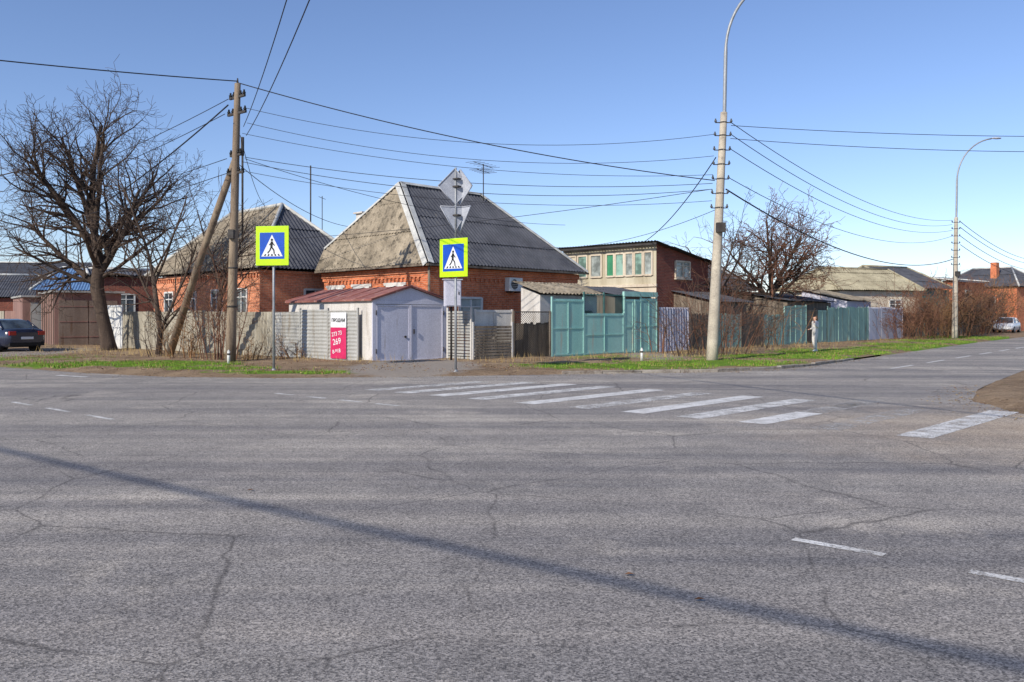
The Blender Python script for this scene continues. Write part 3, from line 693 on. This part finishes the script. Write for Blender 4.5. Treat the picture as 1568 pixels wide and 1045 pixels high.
ban = empty('sale_banner', frame(-6.35, 28.72, .777, -.63))
mb = MB(); mb.box(0, .84, -.012, -.002, .14, 1.74, 0); mb.box(0, .84, -.016, -.0125, .14, 1.22, 1); mb.obj('sheet', [M['signw'], M['magenta']], ban)
def text(s_, x, z, size, m, parent, tilt=0):
    cu = bpy.data.curves.new('t', 'FONT'); cu.body = s_; cu.size = size; cu.extrude = .001; cu.materials.append(m); cu.offset = .002
    o = bpy.data.objects.new('lettering', cu); scene.collection.objects.link(o); o.parent = parent; o.location = (x, -.022, z); o.rotation_euler = (math.pi/2, tilt, 0)
text('ПРОДАМ', .06, 1.42, .16, M['signb'], ban); text('273 73', .08, .90, .20, M['signw'], ban, -.15); text('269', .14, .60, .30, M['signw'], ban, -.15); text('8-918', .12, .30, .19, M['signw'], ban, -.15)
e = empty('meter_cabinet', frame(-2.0, 27.9, .95, .3)); mb = MB(); mb.box(-.28, .28, 0, .24, 1.95, 2.85, 0); mb.box(-.25, .25, -.02, -.002, 1.98, 2.82, 0); mb.box(.17, .2, -.04, -.02, 2.35, 2.45, 1)
mb.cyl((0, .3, 0), (0, .3, 2.8), .04, m=1); mb.box(-.32, .32, -.05, .3, 2.851, 2.88, 0); mb.obj('cabinet', [M['lilac'], M['darkgrey']], e)

# ------------------------------------------------------------------ signs
def ped_sign(name, x, y, ang, z0, z1):
    e = empty(name, Matrix.Translation((x, y, 0)) @ Matrix.Rotation(ang, 4, 'Z'))
    mb = MB(); mb.cyl((0, .05, -.05), (0, .05, z1+.02), .035, n=12); mb.box(-.12, .12, -.03, .02, z0+.2, z0+.26); mb.box(-.12, .12, -.03, .02, z1-.28, z1-.22); mb.cyl((0, .05, 0), (0, .05, .12), .07, .05)
    mb.obj('post', M['steel'], e)
    zc = (z0+z1)/2; w_ = .5; h_ = (z1-z0)/2; y0 = -.03
    mb = MB(); mb.box(-w_, w_, y0-.02, y0, zc-h_, zc+h_); mb.obj('backing_panel', M['yellow'], e, bevel=.008)
    b = .375; mb = MB(); mb.box(-b, b, y0-.027, y0-.0205, zc-b, zc+b); mb.obj('blue_field', M['blue'], e)
    mb = MB(); yy = y0-.030; mb.poly([(-b+.05, yy, zc-b+.07), (b-.05, yy, zc-b+.07), (0, yy, zc+b-.06)]); mb.obj('white_triangle', M['signw'], e)
    mb = MB(); yy = y0-.033
    def st(a, c_, r):
        a, c_ = V(a[0], 0, a[1]), V(c_[0], 0, c_[1]); d = (c_-a).normalized(); n_ = V(-d.z, 0, d.x)*r
        mb.poly([V(0, yy, zc)+p for p in (a-n_, c_-n_, c_+n_, a+n_)])
    mb.poly([(0.0+.036*math.cos(t*math.pi/7), yy, zc+.165+.036*math.sin(t*math.pi/7)) for t in range(14)])
    st((0, .12), (-.015, -.03), .035); st((-.015, -.03), (.06, -.13), .02); st((.06, -.13), (.07, -.23), .018); st((-.02, -.03), (-.06, -.13), .02); st((-.06, -.13), (-.13, -.21), .018)
    st((0, .10), (.08, .0), .015); st((0, .10), (-.08, .02), .015)
    for k in range(5):
        xx = -.22+k*.11; mb.poly([(xx-.025, yy+.0005, zc-.29), (xx+.025, yy+.0005, zc-.29), (xx*.86+.02, yy+.0005, zc-.235), (xx*.86-.02, yy+.0005, zc-.235)])
    mb.obj('walking_figure', M['signb'], e); return e
ped_sign('pedestrian_crossing_sign', -6.8, 23.3, -.18, 3.05, 4.17)
s2 = ped_sign('pedestrian_crossing_sign', -1.6, 22.8, -.62, 2.7, 3.77)
mb = MB(); mb.cyl((0, .05, 3.7), (0, .05, 5.75), .03); mb.obj('upper_post', M['steel'], s2)
for nm, ang, ox, oy in (('priority_plate_a', .95, -.02, -.02), ('priority_plate_b', -.15, .05, .16)):
    mb = MB(); ca_, sa_ = math.cos(ang), math.sin(ang)
    def P(u, z_, o_=0.): return V(ox+u*ca_-o_*sa_, .05+oy+u*sa_+o_*ca_, z_)
    d = [(0, 4.72), (.48, 5.22), (0, 5.72), (-.48, 5.22)]; t = [(0, 3.95), (.42, 4.66), (-.42, 4.66)]
    for sh in (d, t):
        fr = [P(u, z_, -.012) for u, z_ in sh]; bk = [P(u, z_, .012) for u, z_ in sh]
        mb.poly(fr); mb.poly(bk[::-1])
        for i in range(len(sh)): mb.poly([fr[i], bk[i], bk[(i+1) % len(sh)], fr[(i+1) % len(sh)]])
        for i in range(len(sh)):
            a_, b_ = P(*sh[i], -.02), P(*sh[(i+1) % len(sh)], -.02); mb.tube([a_, b_], [.014, .014], 5)
    mb.obj(nm, M['signgrey'], s2)
mb = MB(); mb.box(-.14, .14, -.03, .13, 4.4, 4.44); mb.box(-.14, .14, -.03, .13, 5.2, 5.24); mb.box(-.14, .14, -.03, .13, 5.42, 5.45); mb.obj('brackets', M['darkgrey'], s2)

# ------------------------------------------------------------------ poles
def insul(mb, p, m=1, s_=1.):
    mb.cyl(p, p+V(0, 0, .07)*s_, .05*s_, .06*s_, 8, m); mb.cyl(p+V(0, 0, .07)*s_, p+V(0, 0, .15)*s_, .035*s_, .03*s_, 8, m)
def utility_pole(name, x, y, h, tx, dirv, strut=None, m=None):
    e = empty(name, Matrix.Translation((x, y, 0))); mb = MB(); n = 10
    mb.tube([V(tx*i/n, 0, h*i/n-(.2 if i == 0 else 0)) for i in range(n+1)], [.17-.07*i/n+R(-.004, .004) for i in range(n+1)], 12)
    if strut: mb.tube([V(*strut), V(strut[0]*.5+tx*.4, strut[1]*.5, 3.6), V(tx*.7, .1, 7.0)], [.15, .13, .11], 10)
    mb.obj('pole', m or M['polewood'], e); mb = MB()
    d = V(dirv[0], dirv[1], 0).normalized()
    for zz, l in ((h-.45, .42), (h-1.0, .5), (h-2.4, .3), (h-3.0, .45)):
        ce = V(tx*zz/h, 0, zz); mb.obox(ce, d, V(-d.y, d.x, 0), V(0, 0, 1), l, .035, .04, 0)
        for sg in (-1, 1): insul(mb, ce+d*l*.9*sg+V(0, 0, .04)); insul(mb, ce+d*l*.45*sg+V(0, 0, .04))
    for zz in (1.9, 3.2, h-3.6, h-1.4): mb.cyl((tx*zz/h, 0, zz), (tx*zz/h, 0, zz+.06), .175-.075*zz/h, n=12)
    mb.box(.0, .18, -.26, -.1, 4.2, 4.5); mb.cyl((tx*.98, 0, h), (tx, 0, h+.18), .04, .02)
    mb.obj('crossarms_and_insulators', [M['darkgrey'], M['black']], e); return e
utility_pole('utility_pole', -9.45, 27.5, 9.42, .24, (.8, -.6), strut=(-3.75, 3.9, -.1))
utility_pole('utility_pole', -36, 50, 9.2, 0, (.6, .8))
utility_pole('utility_pole', -32, 13.2, 9.4, 0, (.6, .8))
utility_pole('utility_pole', 10, -17.3, 9, 0, (.6, .8))
utility_pole('utility_pole', 26, 28, 8.6, 0, (.1, 1))
def street_lamp(name, x, y, hc, tx, arm, top, head=True):
    e = empty(name, Matrix.Translation((x, y, 0))); mb = MB(); n = 12
    mb.tube([V(tx*i/n, 0, hc*i/n-(.2 if i == 0 else 0)) for i in range(n+1)], [.20-.085*i/n for i in range(n+1)], 14); mb.obj('concrete_pole', M['concrete'], e)
    mb = MB(); pts = [V(tx*.97, 0, hc-.9), V(tx+.02, 0, hc), V(tx+.06, 0, hc+(top-hc)*.45)]
    p0 = pts[-1]
    for k in range(1, 13):
        a = k/12*math.pi/2*.93; pts.append(V(p0.x+arm*(1-math.cos(a)), 0, p0.z+(top-p0.z)*math.sin(a)))
    mb.tube(pts, [.065]*3+[.05]*12, 10); mb.obj('curved_mast', M['steel'], e)
    q = pts[-1]; mb = MB()
    rings = []
    for xx, wy, zt, zb in ((0, .04, .04, -.04), (.12, .10, .07, -.05), (.4, .15, .08, -.07), (.62, .10, .05, -.05), (.68, .03, .02, -.02)):
        rings.append([q+V(xx, wy*math.cos(t*math.pi/4), (zt if math.sin(t*math.pi/4) > 0 else -zb)*math.sin(t*math.pi/4)+.02) for t in range(8)])
    mb.loft(rings); mb.obj('luminaire', M['signgrey'], e)
    mb = MB()
    for zz in (hc-.35, hc-.8, hc-1.3, hc-1.8, hc-2.3, hc-2.8, hc-3.3):
        cx = tx*zz/hc
        for sg in (-1, 1):
            mb.box(min(cx, cx+sg*.28), max(cx, cx+sg*.28), -.015, .015, zz-.015, zz+.015, 0); insul(mb, V(cx+sg*.27, 0, zz+.015), 1, .8)
        mb.cyl((cx, 0, zz-.025), (cx, 0, zz+.025), .203-.085*zz/hc, n=12)
    mb.box(-.1+tx*.5, .2+tx*.5, -.3, -.12, hc*.52, hc*.52+.32)
    mb.tube([V(tx*.45+.2, 0, hc*.5+.25+.25*math.cos(k))+V(0, .25*math.sin(k)*.4, 0)+V(.1*math.sin(k), 0, 0) for k in [i*.5 for i in range(14)]], [.015]*14, 5)
    mb.obj('insulators', [M['darkgrey'], M['insul']], e); return e
street_lamp('street_lamp', 6.9, 28.3, 8.65, .42, 1.9, 13.2)
street_lamp('street_lamp', 30.8, 57, 8.5, .1, 2.7, 14.0)
street_lamp('street_lamp', 62, 93, 8.5, .1, 2.7, 13.6)

def wire(mb, a, b, sag, r=.012, n=26):
    a, b = Vector(a), Vector(b); pts = []
    for i in range(n+1):
        t = i/n; p = a.lerp(b, t); p.z -= sag*4*t*(1-t); pts.append(p)
    mb.tube(pts, [r]*(n+1), 4, caps=False)
U = lambda z, dx=0, dy=0: V(-9.45+.24*z/9.42+dx, 27.5+dy, z)
Lp = lambda z, dx=0: V(6.9+.42*z/8.65+dx, 28.3, z)
L2 = lambda z, dx=0: V(30.9+dx, 57, z)
mb = MB()
wire(mb, U(8.6, .3), Lp(7.9, -.27), .75, .010); wire(mb, U(8.1, .35), Lp(7.15, -.27), .7, .010); wire(mb, U(7.75, .2), Lp(6.5, -.27), .5, .010)
wire(mb, U(6.95, .3), Lp(6.2, -.27), .45); wire(mb, U(6.8, .2), Lp(6.0, -.27), .6); wire(mb, U(6.5, .2), Lp(5.6, -.27), .55, .010)
wire(mb, U(6.9, .3), V(2.5, 38.5, 5.9), .5, .010)
wire(mb, U(8.0, .2, .1), V(4, -6, 8.4), .9); wire(mb, U(7.7, .3, .1), V(4.6, -6, 8.1), .9)
wire(mb, U(8.9, -.3), V(-36, 50, 8.8), 1.0); wire(mb, U(8.4, -.4), V(-36, 50, 8.2), 1.0); wire(mb, U(6.9, -.3), V(-36, 50, 7.6), .7); wire(mb, U(6.4, -.3), V(-36, 50, 6.8), .7)
wire(mb, U(7.7, .1, .1), V(-12.3, 40.8, 7.1), .4); wire(mb, U(6.8), V(-7.8, 39.2, 5.9), .4)
wire(mb, Lp(8.2, .27), V(26, 28, 7.9), .25); wire(mb, Lp(7.75, .27), V(26, 28, 7.4), .3)
for z1, z2, sg in ((8.3, 8.3, 1.0), (7.9, 8.0, 1.1), (7.4, 7.6, 1.1), (6.4, 7.2, 1.2)): wire(mb, Lp(z1, .27), L2(z2, -.27), sg, .013)
for z1 in (8.2, 7.8, 7.2, 6.6): wire(mb, L2(z1, .3), V(62, 93, z1), 1.2, .02)
wire(mb, Lp(6.0, -.3), V(-36, 50, 6.6), 1.2)
wire(mb, Lp(5.3, -.1), V(1.0, 39.5, 5.0), .5, .01)
mb.obj('overhead_wires', M['wire'])
mb = MB()
wire(mb, U(9.5), V(-32, 13.2, 9.3), .5, .020); wire(mb, U(9.45), Lp(6.3, -.2), .35, .020)
wire(mb, U(8.7, -.3), V(-30, 47.8, 5.5), .9, .024); wire(mb, Lp(7.1, -.2), V(6.9, 43, 5.5), .35, .018)
wire(mb, Lp(6.0, .2), L2(5.6, -.2), 1.3, .026)
wire(mb, V(-32, 13.2, 8.6), V(10, -17.3, 8.6), .8, .034, 40)
mb.obj('overhead_cables', M['wire'])

# ------------------------------------------------------------------ trees
def grow(mb, p, d, Ln, r, lev, mx, P_):
    n = max(3, int(Ln/P_['seg'])); n = min(n, 10); pts, rads = [p.copy()], [r]; kids = []
    for i in range(n):
        wg = P_['wig']*(1.3 if lev > 0 else .6)
        d = (d+V(R(-wg, wg), R(-wg, wg), R(-wg, wg))+V(0, 0, P_['up'] if lev < 2 else P_.get('up2', P_['up']))).normalized()
        p = p+d*Ln/n; rr = r*(1-.62*(i+1)/n); pts.append(p.copy()); rads.append(max(rr, P_['rmin']))
        if lev < mx and (i+1)/n > P_['start']:
            for _ in range(P_['kids'] if R(0, 1) < P_['prob'] else 1):
                o_ = d.orthogonal().normalized(); o_.rotate(Matrix.Rotation(R(0, 6.283), 3, d))
                a = math.radians(R(28, 68)); kids.append((p.copy(), (d*math.cos(a)+o_*math.sin(a)).normalized(), Ln*R(.38, .68)*(1.1-.35*(i+1)/n), max(rr*R(.45, .7), P_['rmin'])))
    mb.tube(pts, rads, 8 if lev == 0 else (5 if lev == 1 else 3), 0 if lev < 2 else 1, caps=False)
    for k in kids: grow(mb, *k, lev+1, mx, P_)
def tree(name, base, trunk, limbs, mx, P_, mats):
    mb = MB(); b = Vector(base); pts = [b+Vector(t[:3]) for t in trunk]; mb.tube(pts, [t[3] for t in trunk], 12)
    for fr, d, l, r in limbs:
        f = fr*(len(pts)-1); i = min(int(f), len(pts)-2); p = pts[i].lerp(pts[i+1], f-i); grow(mb, p, Vector(d).normalized(), l, r, 0, mx, P_)
    return mb.obj(name, mats)
PT = dict(seg=.46, wig=.22, up=.065, up2=.03, start=.12, kids=2, prob=.55, rmin=.0075)
tree('bare_walnut_tree', (-18.0, 36.5, 0), [(0.1, 0, -.2, .42), (0, 0, .4, .32), (-.25, 0, 1.6, .27), (-.5, 0, 2.9, .29), (-.45, .1, 4.0, .25), (-.6, 0, 5.2, .18)],
     [(.62, (-1, .2, .6), 4.4, .16), (.7, (.8, -.3, .85), 4.3, .16), (.85, (-.6, -.4, 1), 4.8, .15), (.9, (.5, .5, 1.1), 4.6, .14), (1, (-.1, 0, 1.2), 4.9, .17), (.95, (-.9, -.1, .8), 4.6, .13), (1, (.35, -.2, 1.2), 4.6, .14),
      (.75, (.1, -.8, .6), 3.4, .12), (.8, (.1, .9, .7), 3.6, .12), (.64, (-1, -.3, .2), 3.6, .10), (.66, (1, .1, .35), 3.8, .10), (.9, (.9, 0, .6), 4.4, .12), (1, (-.5, .1, 1.1), 4.6, .13)], 3, PT, [M['bark'], M['twig']])
P2_ = dict(PT, wig=.16, up=.05, rmin=.007, prob=.5)
tree('bare_tree', (-14.0, 32.4, 0), [(0, 0, -.1, .13), (.1, 0, 1, .11), (-.05, 0, 2, .10), (-.2, 0, 3.2, .08)],
     [(.35, (.5, 0, 1), 3.8, .07), (.6, (-.6, .1, 1), 3.4, .06), (.9, (.3, .3, 1), 3.8, .06), (1, (-.2, 0, 1), 3.9, .07), (.3, (.7, -.2, .9), 3.3, .05), (1, (.6, -.3, 1), 3.0, .05)], 2, P2_, [M['bark'], M['twig']])
tree('bare_tree', (-12.2, 34.0, 0), [(0, 0, -.1, .12), (0, 0, 1.4, .1), (.1, 0, 2.6, .09)],
     [(.8, (.4, 0, 1), 3.6, .06), (1, (-.3, .1, 1), 3.6, .06), (1, (.2, .3, 1), 3.6, .06), (.7, (.6, .1, .7), 2.6, .05)], 2, P2_, [M['bark'], M['twig']])
P3_ = dict(PT, wig=.2, up=.02, up2=.0, rmin=.011, prob=.5)
tree('bare_apricot_tree', (15.2, 48, 0), [(0, 0, -.1, .22), (-.1, 0, 1.5, .2), (.0, 0, 3, .2)],
     [(.8, (-.7, 0, 1), 4.0, .12), (1, (.6, .2, 1), 4.0, .12), (1, (0, 0, 1), 4.2, .12), (.9, (-.3, -.5, 1), 4.0, .1), (.9, (.3, -.5, 1), 4.0, .1), (1, (.9, 0, .6), 3.4, .1), (.9, (-1, 0, .6), 3.6, .1), (.8, (.8, -.2, .9), 3.4, .1)], 3, P3_, [M['bark'], M['twigred']])
mb = MB(); PV = dict(seg=.4, wig=.18, up=-.05, up2=-.16, start=.15, kids=2, prob=.3, rmin=.009)
for _ in range(40):
    a = R(0, 6.28); k = R(0, 1.8); grow(mb, V(15.0+k*math.cos(a), 47.2+k*math.sin(a)*.8, R(3.0, 6.0)), V(math.cos(a), math.sin(a), R(-.2, .7)).normalized(), R(1.2, 2.2), .02, 0, 2, PV)
mb.cyl((15.0, 47.2, 0), (15.0, 47.2, 4.5), .06)
mb.obj('climbing_vine', [M['twigred'], M['twigred']])
tree('bare_tree', (11.4, 45.5, 0), [(0, 0, -.1, .15), (0, 0, 2.5, .12)],
     [(1, (-.5, 0, 1), 3.4, .08), (1, (.4, .2, 1), 3.8, .08), (1, (0, -.3, 1), 4.0, .08), (.8, (-.7, .2, .7), 2.8, .07), (.8, (.8, .2, .7), 2.8, .07)], 3, dict(P3_, rmin=.008, prob=.15), [M['bark'], M['twig']])
def shrub(name, base, h, spread, n, m, lev=2, rmin=.006, r0=.02, up=.03, wig=.17, sx=1.):
    mb = MB()
    P_ = dict(seg=.35, wig=wig, up=up, start=.25, kids=2, prob=.2, rmin=rmin)
    for _ in range(n):
        a = R(0, 6.283); k = R(0, 1)*spread; b = Vector(base)+V(math.cos(a)*k*.45*sx, math.sin(a)*k*.45, 0)
        grow(mb, b, V(math.cos(a)*k*.5, math.sin(a)*k*.5, h).normalized(), h*R(.35, .98), r0*R(.6, 1.2), 0, lev, P_)
    return mb.obj(name, [m, m])
shrub('bare_shrub', (7.2, 31.8, 0), 2.9, 3.2, 16, M['twig'], rmin=.005)
shrub('bare_shrub', (8.2, 33.0, 0), 3.5, 3.2, 15, M['twigred'], rmin=.005)
shrub('bare_shrub', (5.9, 32.5, 0), 1.6, 1.6, 7, M['twigred'], rmin=.005)
shrub('bare_shrub', (-10.2, 28.7, 0), 3.2, 1.5, 18, M['twigred'], rmin=.005)
shrub('bare_shrub', (-11.6, 29.6, 0), 1.7, 1.7, 16, M['twigtan'], rmin=.005)
shrub('bare_shrub', (-13.4, 31.6, 0), 1.9, 2.0, 14, M['twig'], rmin=.005)
shrub('bare_shrub', (-9.1, 28.3, 0), 1.0, 1.4, 12, M['twigtan'], rmin=.005)
shrub('bare_shrub', (-7.6, 29.2, 0), .7, 1.6, 12, M['twigtan'], rmin=.005)
for bx, by, hh, mm in ((11.4, 39.4, 2.2, 'twig'), (9.8, 37.6, 2.4, 'twigred'), (13.4, 41.8, 2.2, 'twigtan'), (25.5, 53.6, 2.6, 'twigred'), (28, 56, 3.6, 'twigred'), (30.5, 58.2, 2.9, 'twigtan'), (32.4, 60.2, 3.9, 'twigred'), (34.3, 62.2, 3.2, 'twig'), (36, 64.5, 3.2, 'twigtan'), (38, 67, 4.2, 'twigred'), (40.5, 70.5, 3.6, 'twigred'), (43, 74, 3.8, 'twig'), (47, 79, 4.4, 'twigtan')):
    shrub('bare_shrub', (bx, by, 0), hh, 3.4, 26 if by > 50 else 11, M[mm], rmin=.010 if by > 50 else .006)
mb = MB(); PD = dict(seg=1.0, wig=.25, up=.04, start=.15, kids=2, prob=.3, rmin=.03)
for k in range(46):
    x = R(-150, -60) if k % 3 == 0 else R(20, 190); y = R(135, 200)
    if k % 3 and x < 45: y = R(80, 120); x = R(22, 48)
    for _ in range(5): grow(mb, V(x+R(-1.5, 1.5), y, 0), V(R(-.4, .4), R(-.2, .2), 1).normalized(), R(4.0, 6), .12, 0, 2, PD)
mb.obj('distant_trees', [M['twig'], M['twigred']])

# ------------------------------------------------------------------ vehicles
def car(name, mw, paintm):
    e = empty(name, mw)
    st = [(-2.2, .66, .42, .86), (-2.14, .78, .32, .98), (-1.9, .84, .26, 1.03), (-1.4, .86, .22, 1.0), (-.6, .87, .22, .97), (.6, .87, .22, .95), (1.2, .86, .22, .92), (1.8, .82, .25, .82), (2.1, .74, .3, .7), (2.2, .6, .38, .6)]
    mb = MB(); rings = []
    for x, hw, zb, zt in st:
        pr = [(hw*.85, zb), (hw*.97, zb+.1), (hw, (zb+zt)/2), (hw*.97, zt-.12), (hw*.86, zt-.02), (hw*.5, zt+.01)]
        rings.append([V(x, y, z) for y, z in pr]+[V(x, -y, z) for y, z in pr[::-1]])
    mb.loft(rings); mb.poly(rings[0][::-1]); mb.poly(rings[-1])
    gst = [(-1.72, .74, .98, .70, 1.0), (-1.05, .76, .98, .58, 1.40), (-.5, .78, .96, .60, 1.45), (.2, .78, .95, .60, 1.44), (.5, .78, .94, .58, 1.39), (1.2, .74, .92, .70, .94)]
    g2 = MB(); rr = [[V(x, w1, z0), V(x, w2+.03, z1-.04), V(x, w2*.8, z1), V(x, -w2*.8, z1), V(x, -w2-.03, z1-.04), V(x, -w1, z0)] for x, w1, z0, w2, z1 in gst]
    g2.loft(rr, m=lambda i, j: (1 if i in (1, 2, 3) and j in (1, 2, 3) else 0) if i in (1, 2, 3) else 0, sm=False, closed=False)
    g2.obj('greenhouse', [M['glass'], paintm], e)
    for sg in (-1, 1):
        for a, b in (((-1.05, .605, 1.37), (-1.68, .745, 1.0)), ((.5, .605, 1.36), (1.18, .735, .94)), ((-.3, .635, 1.42), (-.3, .785, .96))):
            mb.tube([V(a[0], a[1]*sg, a[2]), V(b[0], b[1]*sg, b[2])], [.035, .04], 6)
        mb.tube([V(.7, sg*.84, .98), V(.66, sg*.98, 1.0)], [.05, .08], 6)
    mb.obj('body', paintm, e)
    mb = MB()
    for xx in (-1.32, 1.35):
        for sg in (-1, 1):
            mb.cyl((xx, sg*.66, .31), (xx, sg*.875, .31), .31, n=20, m=0); mb.cyl((xx, sg*.876, .31), (xx, sg*.885, .31), .2, n=14, m=1)
    mb.obj('wheels', [M['black'], M['steel']], e)
    mb = MB()
    for sg in (-1, 1): mb.obox(V(-2.185, sg*.60, .84), V(1, 0, 0), V(0, 1, 0), V(0, 0, 1), .04, .14, .085, 0); mb.obox(V(2.12, sg*.55, .62), V(1, 0, 0), V(0, 1, 0), V(0, 0, 1), .08, .13, .06, 1)
    mb.box(-2.225, -2.2, -.26, .26, .58, .69, 1); mb.box(-2.215, -2.0, -.72, .72, .3, .44, 2)
    mb.obj('lights_and_plate', [M['tail'], M['signw'], M['black']], e, bevel=.01)
car('parked_car', frame(-22.6, 36.2, -.85, .53, .05), M['carblue'])
car('parked_car', frame(46.5, 77, -.65, -.76, .08), M['carwhite'])
car('parked_car', frame(-37, 52.5, -.85, .53, .05), M['carwhite'])

# ------------------------------------------------------------------ pedestrian
def skin(name, vs, es, rad, m, parent, sub=2):
    me = bpy.data.meshes.new(name); me.from_pydata(vs, es, []); me.materials.append(m)
    o = bpy.data.objects.new(name, me); scene.collection.objects.link(o); o.parent = parent
    o.modifiers.new('Skin', 'SKIN').use_smooth_shade = True
    for i, r in enumerate(rad):
        d = me.skin_vertices[0].data[i]; d.radius = (r, r) if not isinstance(r, tuple) else r; d.use_root = (i == 0)
    s_ = o.modifiers.new('Sub', 'SUBSURF'); s_.levels = sub; s_.render_levels = sub; return o
pe = empty('pedestrian', Matrix.Translation((13.25, 35.8, .07)) @ Matrix.Rotation(.25, 4, 'Z') @ Matrix.Scale(.96, 4))
pv = [(0, 0, .90), (0, 0, 1.08), (.01, 0, 1.25), (0, 0, 1.36), (-.01, 0, 1.42),
      (0, -.09, .84), (-.05, -.10, .47), (-.02, -.10, .10), (0, .09, .84), (-.02, .10, .47), (.07, .10, .10),
      (0, -.15, 1.33), (.0, -.21, 1.08), (-.14, -.12, 1.30), (0, .15, 1.33), (.03, .22, 1.07), (-.14, .16, 1.02)]
pe_ = [(0, 1), (1, 2), (2, 3), (3, 4), (0, 5), (5, 6), (6, 7), (0, 8), (8, 9), (9, 10), (3, 11), (11, 12), (12, 13), (3, 14), (14, 15), (15, 16)]
skin('clothed_body', pv, pe_, [.14, .125, .13, .10, .06, .095, .075, .055, .095, .075, .055, .065, .055, .04, .065, .055, .04], M['cloth'], pe)
def hand(name, w, d, parent):
    w, d = Vector(w), Vector(d).normalized(); sd = V(0, 1, 0); up = d.cross(sd).normalized()
    vs = [w, w+d*.05, w+d*.085]; es = [(0, 1), (1, 2)]; rd = [.022, (.030, .018), (.032, .016)]
    for k, l in enumerate((.068, .076, .07, .055)):
        a = w+d*.08+sd*(-.03+.02*k); i = len(vs); vs += [a, a+d*l*.5+up*.006, a+d*l+up*.022]; es += [(2, i), (i, i+1), (i+1, i+2)]; rd += [.009, .008, .007]
    i = len(vs); vs += [w+d*.03-sd*.04, w+d*.065-sd*.055+up*.01]; es += [(1, i), (i, i+1)]; rd += [.011, .009]
    skin(name, [tuple(v) for v in vs], es, rd, M['skin'], parent, 1)
hand('hand_right', (-.14, -.12, 1.30), (.1, .2, 1), pe); hand('hand_left', (-.14, .16, 1.02), (-1, -.1, -.1), pe)
skin('neck_and_head', [(-.01, 0, 1.38), (-.02, 0, 1.45), (-.015, 0, 1.53), (-.02, 0, 1.58)], [(0, 1), (1, 2), (2, 3)], [.055, .06, (.085, .10), .075], M['skin'], pe)
mb = MB(); mb.poly([(-.11, -.012, 1.50), (-.135, 0, 1.495), (-.11, .012, 1.50), (-.108, 0, 1.53)])
for sg in (-1, 1): mb.obox(V(-.103, sg*.035, 1.53), V(1, 0, 0), V(0, 1, 0), V(0, 0, 1), .006, .012, .006, 1); mb.obox(V(-.01, sg*.09, 1.52), V(1, 0, 0), V(0, 1, 0), V(0, 0, 1), .015, .008, .025, 0)
mb.box(-.106, -.1, -.022, .022, 1.463, 1.469, 2); mb.obj('face_features', [M['skin'], M['signb'], M['tail']], pe)
skin('hair', [(.01, 0, 1.60), (.05, 0, 1.55), (.065, 0, 1.46), (.06, 0, 1.36)], [(0, 1), (1, 2), (2, 3)], [(.088, .095), (.085, .08), .06, .03], M['hair'], pe)
mb = MB()
for ax, ay in ((-.02, -.10), (.07, .10)):
    rings = []
    for xx, wy, zt in ((.07, .03, .08), (.04, .042, .11), (-.04, .045, .10), (-.12, .045, .06), (-.18, .025, .04)):
        rings.append([V(ax+xx, ay+wy*math.cos(t*math.pi/4), max(0, zt*.5+zt*.5*math.sin(t*math.pi/4))) for t in range(8)])
    mb.loft(rings)
mb.obj('shoes', M['white'], pe)
for x, y in ((4.5, 28.4), (-9.2, 26.6)):
    mb = MB(); mb.cyl((0, 0, 0), (0, 0, .42), .05, .045); mb.cyl((0, 0, .42), (0, 0, .47), .045, .01); mb.cyl((0, 0, .3), (0, 0, .36), .052, m=1)
    mb.obj('marker_post', [M['white'], M['darkgrey']], mw=Matrix.Translation((x, y, .05)))
